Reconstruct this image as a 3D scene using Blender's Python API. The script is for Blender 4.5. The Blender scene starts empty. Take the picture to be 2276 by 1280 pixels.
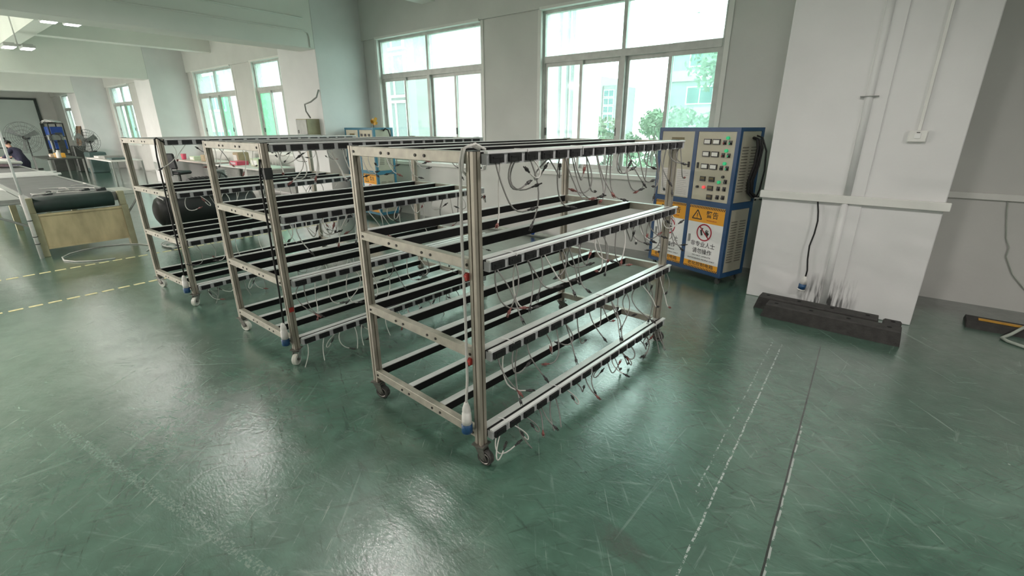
import bpy, bmesh, math, random
from mathutils import Vector, Matrix

random.seed(7)
S = bpy.context.scene
COL = S.collection
PI = math.pi

# ------------------------------------------------------------------ camera
cam_d = bpy.data.cameras.new('camera')
cam = bpy.data.objects.new('camera', cam_d)
COL.objects.link(cam)
cam_d.sensor_width = 36.0
cam_d.lens = 1040.4 / 2276 * 36.0
cam_d.clip_end = 600
YAW, PITCH, ROLL = -0.6663, 0.3333, -0.0032
fw = Vector((math.sin(YAW) * math.cos(PITCH), math.cos(YAW) * math.cos(PITCH), -math.sin(PITCH)))
rt = Vector((math.cos(YAW), -math.sin(YAW), 0))
up = rt.cross(fw)
r2 = rt * math.cos(ROLL) + up * math.sin(ROLL)
u2 = -rt * math.sin(ROLL) + up * math.cos(ROLL)
cam.matrix_world = Matrix(((r2.x, u2.x, -fw.x, 1.390), (r2.y, u2.y, -fw.y, -1.503),
                           (r2.z, u2.z, -fw.z, 1.7026), (0, 0, 0, 1)))
S.camera = cam

# ------------------------------------------------------------------ sky, exposure
W = bpy.data.worlds.new('overcast_sky')
S.world = W
W.use_nodes = True
bg = W.node_tree.nodes['Background']
bg.inputs['Color'].default_value = (0.89, 1.0, 0.99, 1)
bg.inputs['Strength'].default_value = 5.6
S.view_settings.view_transform = 'Standard'
S.view_settings.look = 'None'
S.view_settings.exposure = 0.18
S.view_settings.gamma = 1.0
S.view_settings.use_curve_mapping = False
LAMP_W = 42.0          # power of one lamp head

# ------------------------------------------------------------------ materials
MATS = {}


def nodes_of(name):
    m = bpy.data.materials.new(name)
    m.use_nodes = True
    nt = m.node_tree
    return m, nt, nt.nodes['Principled BSDF']


def mat(name, col, rough=0.5, metal=0.0, var=0.12, scale=12.0, bump=0.0, bscale=60.0, spec=0.5, stretch=None):
    m, nt, p = nodes_of(name)
    N, L = nt.nodes, nt.links
    tc = N.new('ShaderNodeTexCoord')
    src = tc.outputs['Object']
    if stretch:
        mp = N.new('ShaderNodeMapping')
        mp.inputs['Scale'].default_value = stretch
        L.new(src, mp.inputs['Vector'])
        src = mp.outputs['Vector']
    nz = N.new('ShaderNodeTexNoise')
    nz.inputs['Scale'].default_value = scale
    nz.inputs['Detail'].default_value = 6
    L.new(src, nz.inputs['Vector'])
    rp = N.new('ShaderNodeValToRGB')
    a, b = rp.color_ramp.elements
    a.position, b.position = 0.3, 0.7
    a.color = tuple(max(0, c * (1 - var)) for c in col) + (1,)
    b.color = tuple(min(1, c * (1 + var * 0.6)) for c in col) + (1,)
    L.new(nz.outputs['Fac'], rp.inputs['Fac'])
    L.new(rp.outputs['Color'], p.inputs['Base Color'])
    p.inputs['Roughness'].default_value = rough
    p.inputs['Metallic'].default_value = metal
    p.inputs['Specular IOR Level'].default_value = spec
    if bump:
        n2 = N.new('ShaderNodeTexNoise')
        n2.inputs['Scale'].default_value = bscale
        n2.inputs['Detail'].default_value = 4
        L.new(src, n2.inputs['Vector'])
        bp = N.new('ShaderNodeBump')
        bp.inputs['Strength'].default_value = bump
        bp.inputs['Distance'].default_value = 0.01
        L.new(n2.outputs['Fac'], bp.inputs['Height'])
        L.new(bp.outputs['Normal'], p.inputs['Normal'])
    MATS[name] = m
    return m


def emit(name, col, st):
    m, nt, p = nodes_of(name)
    p.inputs['Base Color'].default_value = col + (1,)
    p.inputs['Emission Color'].default_value = col + (1,)
    p.inputs['Emission Strength'].default_value = st
    MATS[name] = m


def glass(name, tint, haze, hazecol, gloss=0.06):
    m, nt, p = nodes_of(name)
    N, L = nt.nodes, nt.links
    N.remove(p)
    out = N['Material Output']
    tr = N.new('ShaderNodeBsdfTransparent')
    tr.inputs['Color'].default_value = tint + (1,)
    gl = N.new('ShaderNodeBsdfGlossy')
    gl.inputs['Roughness'].default_value = 0.05
    df = N.new('ShaderNodeBsdfTranslucent')
    df.inputs['Color'].default_value = hazecol + (1,)
    tc = N.new('ShaderNodeTexCoord')
    nz = N.new('ShaderNodeTexNoise')
    nz.inputs['Scale'].default_value = 6
    nz.inputs['Detail'].default_value = 8
    L.new(tc.outputs['Object'], nz.inputs['Vector'])
    mr = N.new('ShaderNodeMapRange')
    mr.inputs['From Min'].default_value = 0.3
    mr.inputs['From Max'].default_value = 0.75
    mr.inputs['To Min'].default_value = haze * 0.6
    mr.inputs['To Max'].default_value = min(1, haze * 1.5)
    L.new(nz.outputs['Fac'], mr.inputs['Value'])
    m1 = N.new('ShaderNodeMixShader')
    L.new(mr.outputs['Result'], m1.inputs[0])
    L.new(tr.outputs[0], m1.inputs[1])
    L.new(df.outputs[0], m1.inputs[2])
    m2 = N.new('ShaderNodeMixShader')
    m2.inputs[0].default_value = gloss
    L.new(m1.outputs[0], m2.inputs[1])
    L.new(gl.outputs[0], m2.inputs[2])
    L.new(m2.outputs[0], out.inputs['Surface'])
    MATS[name] = m


mat('plaster', (0.61, 0.61, 0.58), 0.75, var=0.06, scale=1.6, bump=0.12, bscale=35)  # wall tone lowered below the column's to mimic backlit shade on the piers
mat('column_plaster', (0.72, 0.72, 0.71), 0.7, var=0.05, scale=2.0, bump=0.12, bscale=30)
mat('ceiling_paint', (0.82, 0.82, 0.77), 0.8, var=0.06, scale=1.0)
mat('white_trim', (0.74, 0.74, 0.70), 0.5, var=0.05, scale=6)
mat('alu_frame', (0.52, 0.53, 0.50), 0.45, 0.2, var=0.14, scale=9)
mat('post_metal', (0.36, 0.33, 0.27), 0.42, 0.35, var=0.2, scale=14, stretch=(1, 1, 0.25))
mat('rail_metal', (0.36, 0.34, 0.275), 0.42, 0.25, var=0.18, scale=18)
mat('beam_black', (0.006, 0.006, 0.006), 0.6, var=0.3, scale=20, spec=0.25)
mat('beam_top', (0.62, 0.63, 0.60), 0.38, 0.35, var=0.1, scale=25, stretch=(1, 0.15, 1))
mat('duct_grey', (0.46, 0.47, 0.47), 0.45, 0.1, var=0.08, scale=20)
mat('lip_white', (0.80, 0.81, 0.79), 0.3, 0.2, var=0.06, scale=20)
mat('socket_black', (0.012, 0.012, 0.013), 0.4, var=0.2, scale=30)
mat('cable_grey', (0.22, 0.215, 0.20), 0.55, var=0.1, scale=30)  # darker leads; on the nearest rack the backlit shade is in this colour
mat('cable_white', (0.58, 0.57, 0.53), 0.5, var=0.08, scale=30)
mat('cable_black', (0.012, 0.012, 0.012), 0.5, var=0.2, scale=30)
mat('plug_red', (0.20, 0.07, 0.06), 0.5, var=0.2, scale=30)
mat('plug_dark', (0.035, 0.033, 0.032), 0.5, var=0.2, scale=30)
mat('prong_brass', (0.35, 0.22, 0.16), 0.35, 0.8, var=0.1)
mat('bolt_dark', (0.04, 0.038, 0.035), 0.5, 0.6, var=0.2)
mat('caster_steel', (0.22, 0.21, 0.19), 0.4, 0.7, var=0.25, scale=40)
mat('rubber_dark', (0.05, 0.047, 0.043), 0.55, var=0.25, scale=30)
mat('wheel_white', (0.68, 0.68, 0.60), 0.4, var=0.12, scale=30)
mat('plug_body', (0.72, 0.71, 0.67), 0.45, var=0.06, scale=30)
mat('plug_blue', (0.012, 0.065, 0.16), 0.4, var=0.1, scale=30)
mat('red_plastic', (0.42, 0.04, 0.03), 0.45, var=0.15, scale=30)
mat('tape_black', (0.012, 0.016, 0.014), 0.5, var=0.2)
mat('cabinet_blue', (0.008, 0.055, 0.15), 0.4, var=0.12, scale=8)
mat('cabinet_teal', (0.03, 0.16, 0.24), 0.4, var=0.12, scale=8)
mat('cabinet_cream', (0.50, 0.47, 0.36), 0.5, var=0.07, scale=5)
mat('cabinet_side', (0.38, 0.36, 0.28), 0.5, var=0.08, scale=5)
mat('vent_dark', (0.16, 0.15, 0.12), 0.6, var=0.1)
mat('paper', (0.66, 0.63, 0.60), 0.8, var=0.05, scale=30)
mat('paper_ink', (0.40, 0.38, 0.36), 0.8, var=0.1, scale=60)
mat('sign_white', (0.78, 0.78, 0.76), 0.5, var=0.03)
mat('sign_orange', (0.80, 0.36, 0.02), 0.5, var=0.05)
mat('sign_black', (0.015, 0.015, 0.015), 0.5, var=0.1)
mat('sign_red', (0.38, 0.015, 0.035), 0.5, var=0.05)
mat('meter_white', (0.72, 0.72, 0.66), 0.3, var=0.03)
mat('panel_black', (0.02, 0.02, 0.02), 0.4, var=0.1)
mat('brass_dark', (0.13, 0.10, 0.03), 0.4, var=0.15)
emit('lamp_green', (0.02, 0.55, 0.22), 0.25)
emit('lamp_red', (0.8, 0.08, 0.08), 0.5)
emit('lamp_diffuser', (1.0, 0.97, 0.98), 9.0)
mat('lamp_shell', (0.55, 0.55, 0.54), 0.4, 0.3, var=0.05)
mat('rubber_block', (0.036, 0.034, 0.031), 0.65, var=0.35, scale=20, bump=0.2, bscale=80)
mat('hole_black', (0.003, 0.003, 0.003), 0.9, var=0.0)
mat('yellow_plastic', (0.62, 0.33, 0.04), 0.5, var=0.15)
mat('hose_grey', (0.42, 0.46, 0.40), 0.5, var=0.15)
mat('tape_yellow', (0.72, 0.66, 0.36), 0.6, var=0.25, scale=30)
mat('beige_steel', (0.52, 0.43, 0.25), 0.6, var=0.3, scale=6, stretch=(1, 1, 0.4))
mat('olive_steel', (0.34, 0.32, 0.20), 0.5, var=0.15, scale=8)
mat('belt_green', (0.012, 0.030, 0.024), 0.65, var=0.2, scale=10)
mat('belt_grey', (0.11, 0.113, 0.11), 0.6, var=0.15, scale=3)
mat('table_white', (0.66, 0.64, 0.61), 0.4, var=0.08)
mat('table_pink', (0.62, 0.52, 0.48), 0.5, var=0.1)
mat('grey_steel', (0.30, 0.31, 0.29), 0.45, 0.3, var=0.12)
mat('dark_steel', (0.06, 0.065, 0.06), 0.45, 0.4, var=0.2)
mat('tank_black', (0.004, 0.005, 0.0045), 0.5, var=0.3, scale=6)
mat('chair_black', (0.02, 0.02, 0.022), 0.6, var=0.2)
mat('wood_brown', (0.13, 0.075, 0.04), 0.6, var=0.25, scale=5, stretch=(6, 6, 0.6))
mat('board_tan', (0.20, 0.13, 0.075), 0.6, var=0.15, scale=5)
mat('bin_blue', (0.03, 0.10, 0.42), 0.4, var=0.2, scale=6)
mat('bin_lilac', (0.38, 0.34, 0.50), 0.5, var=0.15)
mat('navy_cloth', (0.018, 0.018, 0.04), 0.85, var=0.3, scale=25)
mat('skin', (0.42, 0.24, 0.17), 0.55, var=0.08)
mat('hair_black', (0.012, 0.009, 0.009), 0.5, var=0.3, scale=40)
mat('pink_cloth', (0.55, 0.42, 0.46), 0.8, var=0.15)
mat('fan_grey', (0.20, 0.22, 0.21), 0.4, 0.5, var=0.15)
mat('teal_board', (0.06, 0.10, 0.095), 0.5, var=0.1)
mat('door_panel', (0.60, 0.66, 0.62), 0.5, var=0.05, scale=1)
mat('dark_frame', (0.035, 0.045, 0.04), 0.5, var=0.15)
mat('cardboard', (0.42, 0.33, 0.22), 0.8, var=0.12)
mat('pink_plastic', (0.62, 0.08, 0.14), 0.4, var=0.1)
mat('pale_green', (0.55, 0.60, 0.44), 0.5, var=0.1)
mat('leaf', (0.11, 0.20, 0.11), 0.6, var=0.4, scale=2)
mat('bark', (0.10, 0.08, 0.06), 0.8, var=0.3)
mat('facade_white', (0.30, 0.32, 0.31), 0.8, var=0.05, scale=0.6)
mat('facade_cream', (0.55, 0.58, 0.53), 0.8, var=0.04, scale=0.6)
mat('facade_pink', (0.40, 0.30, 0.33), 0.8, var=0.05, scale=0.6)
mat('facade_grey', (0.21, 0.235, 0.235), 0.8, var=0.08, scale=0.8)
mat('facade_glass', (0.06, 0.15, 0.155), 0.15, var=0.2, scale=0.7)
mat('outdoor_ground', (0.22, 0.24, 0.20), 0.9, var=0.3, scale=0.2)
glass('glass_clear', (0.90, 0.98, 0.95), 0.02, (0.8, 0.95, 0.9))
glass('glass_dusty', (0.88, 0.97, 0.94), 0.26, (0.72, 0.90, 0.84))
glass('glass_green', (0.58, 0.88, 0.72), 0.25, (0.55, 0.84, 0.66))
glass('glass_teal', (0.80, 0.96, 0.91), 0.12, (0.75, 0.92, 0.86))


def floor_material():
    m, nt, p = nodes_of('green_epoxy_floor')
    N, L = nt.nodes, nt.links
    geo = N.new('ShaderNodeNewGeometry')
    pos = geo.outputs['Position']

    def noise(sc, det=6, vec=pos, rough=0.55, dist=0.0):
        n = N.new('ShaderNodeTexNoise')
        n.inputs['Scale'].default_value = sc
        n.inputs['Detail'].default_value = det
        n.inputs['Roughness'].default_value = rough
        n.inputs['Distortion'].default_value = dist
        L.new(vec, n.inputs['Vector'])
        return n.outputs['Fac']

    def ramp(v, stops):
        r = N.new('ShaderNodeValToRGB')
        e = r.color_ramp.elements
        while len(e) < len(stops):
            e.new(0.5)
        for el, (ps, c) in zip(e, stops):
            el.position = ps
            el.color = c if len(c) == 4 else c + (1,)
        L.new(v, r.inputs['Fac'])
        return r.outputs['Color']

    def math_(op, a, b=None, c=None):
        n = N.new('ShaderNodeMath')
        n.operation = op
        for i, v in enumerate((a, b, c)):
            if v is None:
                continue
            if isinstance(v, (int, float)):
                n.inputs[i].default_value = v
            else:
                L.new(v, n.inputs[i])
        return n.outputs[0]

    def mix(fac, a, b):
        n = N.new('ShaderNodeMix')
        n.data_type = 'RGBA'
        if isinstance(fac, (int, float)):
            n.inputs[0].default_value = fac
        else:
            L.new(fac, n.inputs[0])
        for i, v in ((6, a), (7, b)):
            if isinstance(v, tuple):
                n.inputs[i].default_value = v + (1,)
            else:
                L.new(v, n.inputs[i])
        return n.outputs[2]

    sep = N.new('ShaderNodeSeparateXYZ')
    L.new(pos, sep.inputs[0])
    X, Y = sep.outputs[0], sep.outputs[1]
    base = ramp(noise(0.55, 8, dist=0.6), [(0.3, (0.044, 0.110, 0.076)), (0.5, (0.076, 0.158, 0.114)), (0.72, (0.118, 0.205, 0.160))])
    fine = ramp(noise(7, 8), [(0.3, (0.72, 0.72, 0.72)), (0.7, (1.18, 1.18, 1.18))])
    mul = N.new('ShaderNodeMix')
    mul.data_type = 'RGBA'
    mul.blend_type = 'MULTIPLY'
    mul.inputs[0].default_value = 0.8
    L.new(base, mul.inputs[6])
    L.new(fine, mul.inputs[7])
    col = mul.outputs[2]
    # dull grey worn patches
    worn = ramp(noise(0.9, 6, dist=1.0), [(0.52, (0, 0, 0)), (0.72, (1, 1, 1))])
    col = mix(math_('MULTIPLY', worn, 0.38), col, (0.16, 0.20, 0.17))
    # scuff streaks in two directions
    for ang, sc, th, wd, amt, tone in (
            (0.5, (2.0, 20, 1), 0.60, 0.10, 0.50, (0.22, 0.31, 0.26)), (-0.9, (1.6, 22, 1), 0.60, 0.10, 0.48, (0.22, 0.31, 0.26)),
            (1.5, (1.4, 18, 1), 0.62, 0.08, 0.42, (0.28, 0.36, 0.31)), (0.15, (4.5, 30, 1), 0.57, 0.12, 0.45, (0.18, 0.27, 0.22)),
            (0.95, (5.0, 30, 1), 0.56, 0.12, 0.50, (0.03, 0.062, 0.045)), (-0.4, (3.5, 26, 1), 0.57, 0.10, 0.50, (0.025, 0.055, 0.040)),
            (2.2, (2.0, 45, 1), 0.64, 0.04, 0.50, (0.34, 0.42, 0.37)), (0.75, (1.2, 60, 1), 0.66, 0.03, 0.50, (0.34, 0.42, 0.37))):
        mp = N.new('ShaderNodeMapping')
        mp.vector_type = 'TEXTURE'
        mp.inputs['Rotation'].default_value = (0, 0, ang)
        mp.inputs['Scale'].default_value = tuple(1 / q for q in sc)
        L.new(pos, mp.inputs['Vector'])
        st = ramp(noise(1.0, 10, mp.outputs[0], 0.66, 0.5), [(th, (0, 0, 0)), (th + wd, (1, 1, 1))])
        col = mix(math_('MULTIPLY', st, amt), col, tone)
    # dark smears
    smear = ramp(noise(1.7, 5, dist=1.5), [(0.28, (1, 1, 1)), (0.40, (0, 0, 0))])
    col = mix(math_('MULTIPLY', smear, 0.45), col, (0.025, 0.055, 0.042))
    # chipped specks
    chip = ramp(noise(17, 5, rough=0.6), [(0.715, (0, 0, 0)), (0.735, (1, 1, 1))])
    gate = ramp(noise(0.9, 3), [(0.44, (0, 0, 0)), (0.56, (1, 1, 1))])
    col = mix(math_('MULTIPLY', math_('MULTIPLY', chip, gate), 0.8), col, (0.45, 0.50, 0.46))
    # saw-cut joint with chipped edges, running to the column
    wob = math_('MULTIPLY', math_('SUBTRACT', noise(9, 4), 0.5), 0.012)

    def line(x0, slope, half, lo, hi, w=0.012):
        xl = math_('ADD', math_('MULTIPLY', Y, slope), x0)
        d = math_('ABSOLUTE', math_('SUBTRACT', math_('ADD', X, math_('MULTIPLY', wob, w / 0.012)), xl))
        r = math_('LESS_THAN', d, half)
        r = math_('MULTIPLY', r, math_('GREATER_THAN', Y, lo))
        return math_('MULTIPLY', r, math_('LESS_THAN', Y, hi))
    brk = math_('GREATER_THAN', noise(16.0, 8, rough=0.7), 0.47)
    e1 = math_('MULTIPLY', line(1.323, -0.029, 0.007, -3, 1.5), brk)
    col = mix(math_('MULTIPLY', e1, 0.75), col, (0.42, 0.46, 0.43))
    col = mix(line(1.3165, -0.029, 0.0045, -3, 2.75, 0.004), col, (0.012, 0.018, 0.015))
    brk2 = math_('GREATER_THAN', noise(30, 8, rough=0.75), 0.5)
    e2 = math_('MULTIPLY', line(1.045, -0.024, 0.0048, -1.5, 2.6), brk2)
    col = mix(math_('MULTIPLY', e2, 0.8), col, (0.45, 0.50, 0.47))
    brk3 = math_('GREATER_THAN', noise(26, 8, rough=0.75), 0.53)
    e3 = math_('MULTIPLY', line(0.965, -0.020, 0.0042, 0.5, 2.6), brk3)
    col = mix(math_('MULTIPLY', e3, 0.7), col, (0.42, 0.48, 0.45))
    e4 = math_('MULTIPLY', line(1.005, -0.022, 0.045, 0.5, 1.9), math_('GREATER_THAN', noise(70, 6, rough=0.7), 0.62))
    col = mix(math_('MULTIPLY', e4, 0.35), col, (0.38, 0.44, 0.41))
    # long pale rub mark on the left
    xl = math_('ADD', math_('MULTIPLY', Y, 6.61), 6.40)
    d = math_('ABSOLUTE', math_('SUBTRACT', math_('ADD', X, math_('MULTIPLY', wob, 3)), xl))
    rub = math_('MULTIPLY', math_('LESS_THAN', d, 0.16), math_('GREATER_THAN', noise(60, 8, rough=0.75), 0.52))
    rub = math_('MULTIPLY', rub, math_('GREATER_THAN', X, -2.3))
    rub = math_('MULTIPLY', rub, math_('LESS_THAN', X, 0.0))
    col = mix(math_('MULTIPLY', rub, 0.30), col, (0.36, 0.44, 0.39))
    # grimy margin along the window wall
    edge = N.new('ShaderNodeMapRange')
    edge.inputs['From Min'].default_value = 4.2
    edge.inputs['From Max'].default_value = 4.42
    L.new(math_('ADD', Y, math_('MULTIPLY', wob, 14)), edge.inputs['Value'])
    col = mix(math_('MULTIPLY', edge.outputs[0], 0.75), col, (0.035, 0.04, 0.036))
    dx = math_('SUBTRACT', X, 0.80)
    dy = math_('SUBTRACT', math_('ADD', Y, math_('MULTIPLY', dx, 0.25)), 0.0)
    rad = math_('ADD', math_('MULTIPLY', dx, dx), math_('MULTIPLY', math_('MULTIPLY', dy, dy), 4.0))
    stn = ramp(math_('ADD', math_('MULTIPLY', rad, 14.0), math_('MULTIPLY', noise(12, 8, rough=0.7), 1.0)), [(0.45, (1, 1, 1)), (0.85, (0, 0, 0))])
    col = mix(math_('MULTIPLY', stn, 0.6), col, (0.05, 0.045, 0.04))
    L.new(col, p.inputs['Base Color'])
    rr = N.new('ShaderNodeMapRange')
    rr.inputs['To Min'].default_value = 0.07
    rr.inputs['To Max'].default_value = 0.17
    L.new(noise(2.2, 6), rr.inputs['Value'])
    L.new(rr.outputs[0], p.inputs['Roughness'])
    cw = N.new('ShaderNodeMapRange')
    cw.inputs['From Min'].default_value = 0.35
    cw.inputs['From Max'].default_value = 0.62
    cw.inputs['To Min'].default_value = 0.6
    cw.inputs['To Max'].default_value = 1.0
    L.new(noise(5.0, 8, rough=0.7), cw.inputs['Value'])
    L.new(cw.outputs[0], p.inputs['Coat Weight'])
    p.inputs['Specular IOR Level'].default_value = 1.0
    p.inputs['Coat Weight'].default_value = 1.0
    p.inputs['Coat Roughness'].default_value = 0.15
    p.inputs['Coat IOR'].default_value = 1.8
    bp = N.new('ShaderNodeBump')
    bp.inputs['Strength'].default_value = 0.4
    bp.inputs['Distance'].default_value = 0.005
    mp = N.new('ShaderNodeMapping')
    mp.inputs['Scale'].default_value = (1, 2.2, 1)
    mp.inputs['Rotation'].default_value = (0, 0, 0.6)
    L.new(pos, mp.inputs['Vector'])
    L.new(noise(28, 5, mp.outputs[0]), bp.inputs['Height'])
    L.new(bp.outputs['Normal'], p.inputs['Normal'])
    bp2 = N.new('ShaderNodeBump')
    bp2.inputs['Strength'].default_value = 0.30
    bp2.inputs['Distance'].default_value = 0.004
    L.new(noise(42, 7, mp.outputs[0], 0.7), bp2.inputs['Height'])
    L.new(bp2.outputs['Normal'], p.inputs['Coat Normal'])
    MATS['floor'] = m


floor_material()


def grimy_column():
    m = mat('column_grimy', (0.72, 0.72, 0.71), 0.7, var=0.05, scale=2.0, bump=0.12, bscale=30)
    nt = m.node_tree
    N, L = nt.nodes, nt.links
    p = N['Principled BSDF']
    old = p.inputs['Base Color'].links[0].from_socket
    geo = N.new('ShaderNodeNewGeometry')
    sep = N.new('ShaderNodeSeparateXYZ')
    L.new(geo.outputs['Position'], sep.inputs[0])
    mp = N.new('ShaderNodeMapping')
    mp.inputs['Scale'].default_value = (42, 8, 5)
    L.new(geo.outputs['Position'], mp.inputs['Vector'])
    nz = N.new('ShaderNodeTexNoise')
    nz.inputs['Scale'].default_value = 1.0
    nz.inputs['Detail'].default_value = 6
    L.new(mp.outputs[0], nz.inputs['Vector'])

    def mr(sock, a, b):
        n = N.new('ShaderNodeMapRange')
        n.inputs['From Min'].default_value = a
        n.inputs['From Max'].default_value = b
        L.new(sock, n.inputs['Value'])
        return n.outputs[0]

    def mu(a, b):
        n = N.new('ShaderNodeMath')
        n.operation = 'MULTIPLY'
        L.new(a, n.inputs[0])
        L.new(b, n.inputs[1])
        return n.outputs[0]
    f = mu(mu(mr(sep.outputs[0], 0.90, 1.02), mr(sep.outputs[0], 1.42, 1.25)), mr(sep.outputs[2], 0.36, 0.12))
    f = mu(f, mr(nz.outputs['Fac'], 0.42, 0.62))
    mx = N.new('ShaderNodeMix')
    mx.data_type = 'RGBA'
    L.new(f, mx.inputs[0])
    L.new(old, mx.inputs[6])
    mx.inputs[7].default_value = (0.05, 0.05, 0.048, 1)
    L.new(mx.outputs[2], p.inputs['Base Color'])


grimy_column()

# ------------------------------------------------------------------ mesh helpers


def bm_new():
    return bmesh.new()


def box(bm, x0, x1, y0, y1, z0, z1):
    v = [bm.verts.new(c) for c in ((x0, y0, z0), (x1, y0, z0), (x1, y1, z0), (x0, y1, z0),
                                   (x0, y0, z1), (x1, y0, z1), (x1, y1, z1), (x0, y1, z1))]
    for f in ((3, 2, 1, 0), (4, 5, 6, 7), (0, 1, 5, 4), (1, 2, 6, 5), (2, 3, 7, 6), (3, 0, 4, 7)):
        bm.faces.new([v[i] for i in f])
    return v


def rbox(bm, c, size, rz=0.0, rx=0.0, ry=0.0):
    v = box(bm, -size[0] / 2, size[0] / 2, -size[1] / 2, size[1] / 2, -size[2] / 2, size[2] / 2)
    M = Matrix.Translation(c) @ Matrix.Rotation(rz, 4, 'Z') @ Matrix.Rotation(ry, 4, 'Y') @ Matrix.Rotation(rx, 4, 'X')
    for a in v:
        a.co = M @ a.co


def tube(bm, pts, r, n=6, caps=True):
    pts = [Vector(p) for p in pts]
    rings = []
    ref = None
    for i, p in enumerate(pts):
        t = (pts[min(i + 1, len(pts) - 1)] - pts[max(i - 1, 0)]).normalized()
        if ref is None:
            ref = Vector((1, 0, 0)) if abs(t.x) < 0.9 else Vector((0, 1, 0))
        a = (ref - t * ref.dot(t)).normalized()
        ref = a
        b = t.cross(a)
        rad = r[i] if isinstance(r, (list, tuple)) else r
        rings.append([bm.verts.new(p + (a * math.cos(2 * PI * k / n) + b * math.sin(2 * PI * k / n)) * rad) for k in range(n)])
    for q, s in zip(rings, rings[1:]):
        for k in range(n):
            bm.faces.new((q[k], q[(k + 1) % n], s[(k + 1) % n], s[k]))
    if caps:
        bm.faces.new(rings[0][::-1])
        bm.faces.new(rings[-1])


def cyl(bm, p0, p1, r, n=12):
    tube(bm, [p0, p1], r, n)


def ring(bm, c, axis, R, r, n=20, m=5):
    axis = Vector(axis).normalized()
    a = axis.orthogonal().normalized()
    b = axis.cross(a)
    rows = []
    for i in range(n):
        d = a * math.cos(2 * PI * i / n) + b * math.sin(2 * PI * i / n)
        rows.append([bm.verts.new(Vector(c) + d * (R + r * math.cos(2 * PI * j / m)) + axis * (r * math.sin(2 * PI * j / m))) for j in range(m)])
    for i in range(n):
        q, s = rows[i], rows[(i + 1) % n]
        for j in range(m):
            bm.faces.new((q[j], s[j], s[(j + 1) % m], q[(j + 1) % m]))


def prism(bm, poly, z0, z1):
    lo = [bm.verts.new((x, y, z0)) for x, y in poly]
    hi = [bm.verts.new((x, y, z1)) for x, y in poly]
    n = len(poly)
    bm.faces.new(lo[::-1])
    bm.faces.new(hi)
    for i in range(n):
        bm.faces.new((lo[i], lo[(i + 1) % n], hi[(i + 1) % n], hi[i]))


def mesh_of(name, bm, m, smooth=False, bevel=0.0):
    if bevel:
        bmesh.ops.bevel(bm, geom=bm.edges[:], offset=bevel, segments=1, affect='EDGES', clamp_overlap=True)
    bmesh.ops.recalc_face_normals(bm, faces=bm.faces[:])
    me = bpy.data.meshes.new(name)
    bm.to_mesh(me)
    bm.free()
    me.materials.append(MATS[m])
    if smooth:
        for f in me.polygons:
            f.use_smooth = True
    return me


def link(name, me, parent=None, loc=None, rot=None):
    o = bpy.data.objects.new(name, me)
    COL.objects.link(o)
    if parent is not None:
        o.parent = parent
    if loc is not None:
        o.location = loc
    if rot is not None:
        o.rotation_euler = rot
    return o


def obj(name, bm, m, parent=None, smooth=False, bevel=0.0, loc=None, rot=None):
    return link(name, mesh_of(name, bm, m, smooth, bevel), parent, loc, rot)


def tag(o, label, cat, group=None):
    o['label'] = label
    o['category'] = cat
    if group:
        o['group'] = group
    return o


def thing(name, label, cat, loc=(0, 0, 0), rz=0.0, group=None):
    o = bpy.data.objects.new(name, None)
    o.empty_display_size = 0.1
    COL.objects.link(o)
    o.location = loc
    o.rotation_euler = (0, 0, rz)
    return tag(o, label, cat, group)


def struct(o):
    o['kind'] = 'structure'
    return o


def part_box(name, m, parent, *b, bevel=0.0):
    bm = bm_new()
    box(bm, *b)
    return obj(name, bm, m, parent, bevel=bevel)


def text_mesh(name, body, size, m, width=None):
    cu = bpy.data.curves.new('tmp', 'FONT')
    cu.body = body
    cu.size = size
    cu.offset = size * 0.009
    cu.align_x = 'CENTER'
    cu.align_y = 'CENTER'
    o = bpy.data.objects.new('tmp', cu)
    COL.objects.link(o)
    dg = bpy.context.evaluated_depsgraph_get()
    me = bpy.data.meshes.new_from_object(o.evaluated_get(dg))
    bpy.data.objects.remove(o)
    bpy.data.curves.remove(cu)
    if width:
        xs = [v.co.x for v in me.vertices]
        k = width / max(1e-6, max(xs) - min(xs))
        for v in me.vertices:
            v.co.x *= k
    me.name = name
    me.materials.clear()
    me.materials.append(MATS[m])
    return me


# ------------------------------------------------------------------ the room
YW, PER = 4.784, 9.07
X0, X1, Y0, ZC = -36.2, 7.0, -8.0, 4.25
SILL, HEAD, TRANS = 1.05, 3.27, 2.62
WIN = [(-6.84, -4.16), (-3.00, -0.40)]

bm = bm_new()
box(bm, X0, X1, Y0, YW, -0.2, 0)
struct(obj('floor', bm, 'floor'))
bm = bm_new()
box(bm, X0, X1, Y0, YW + 0.24, ZC, ZC + 0.2)
struct(obj('ceiling', bm, 'ceiling_paint'))
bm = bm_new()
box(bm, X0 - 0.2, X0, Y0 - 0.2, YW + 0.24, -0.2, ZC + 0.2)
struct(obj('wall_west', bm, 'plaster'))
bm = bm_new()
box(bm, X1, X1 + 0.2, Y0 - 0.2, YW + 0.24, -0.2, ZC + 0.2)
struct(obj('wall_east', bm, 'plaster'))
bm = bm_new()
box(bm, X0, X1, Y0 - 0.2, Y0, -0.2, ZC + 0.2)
struct(obj('wall_south', bm, 'plaster'))

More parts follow.
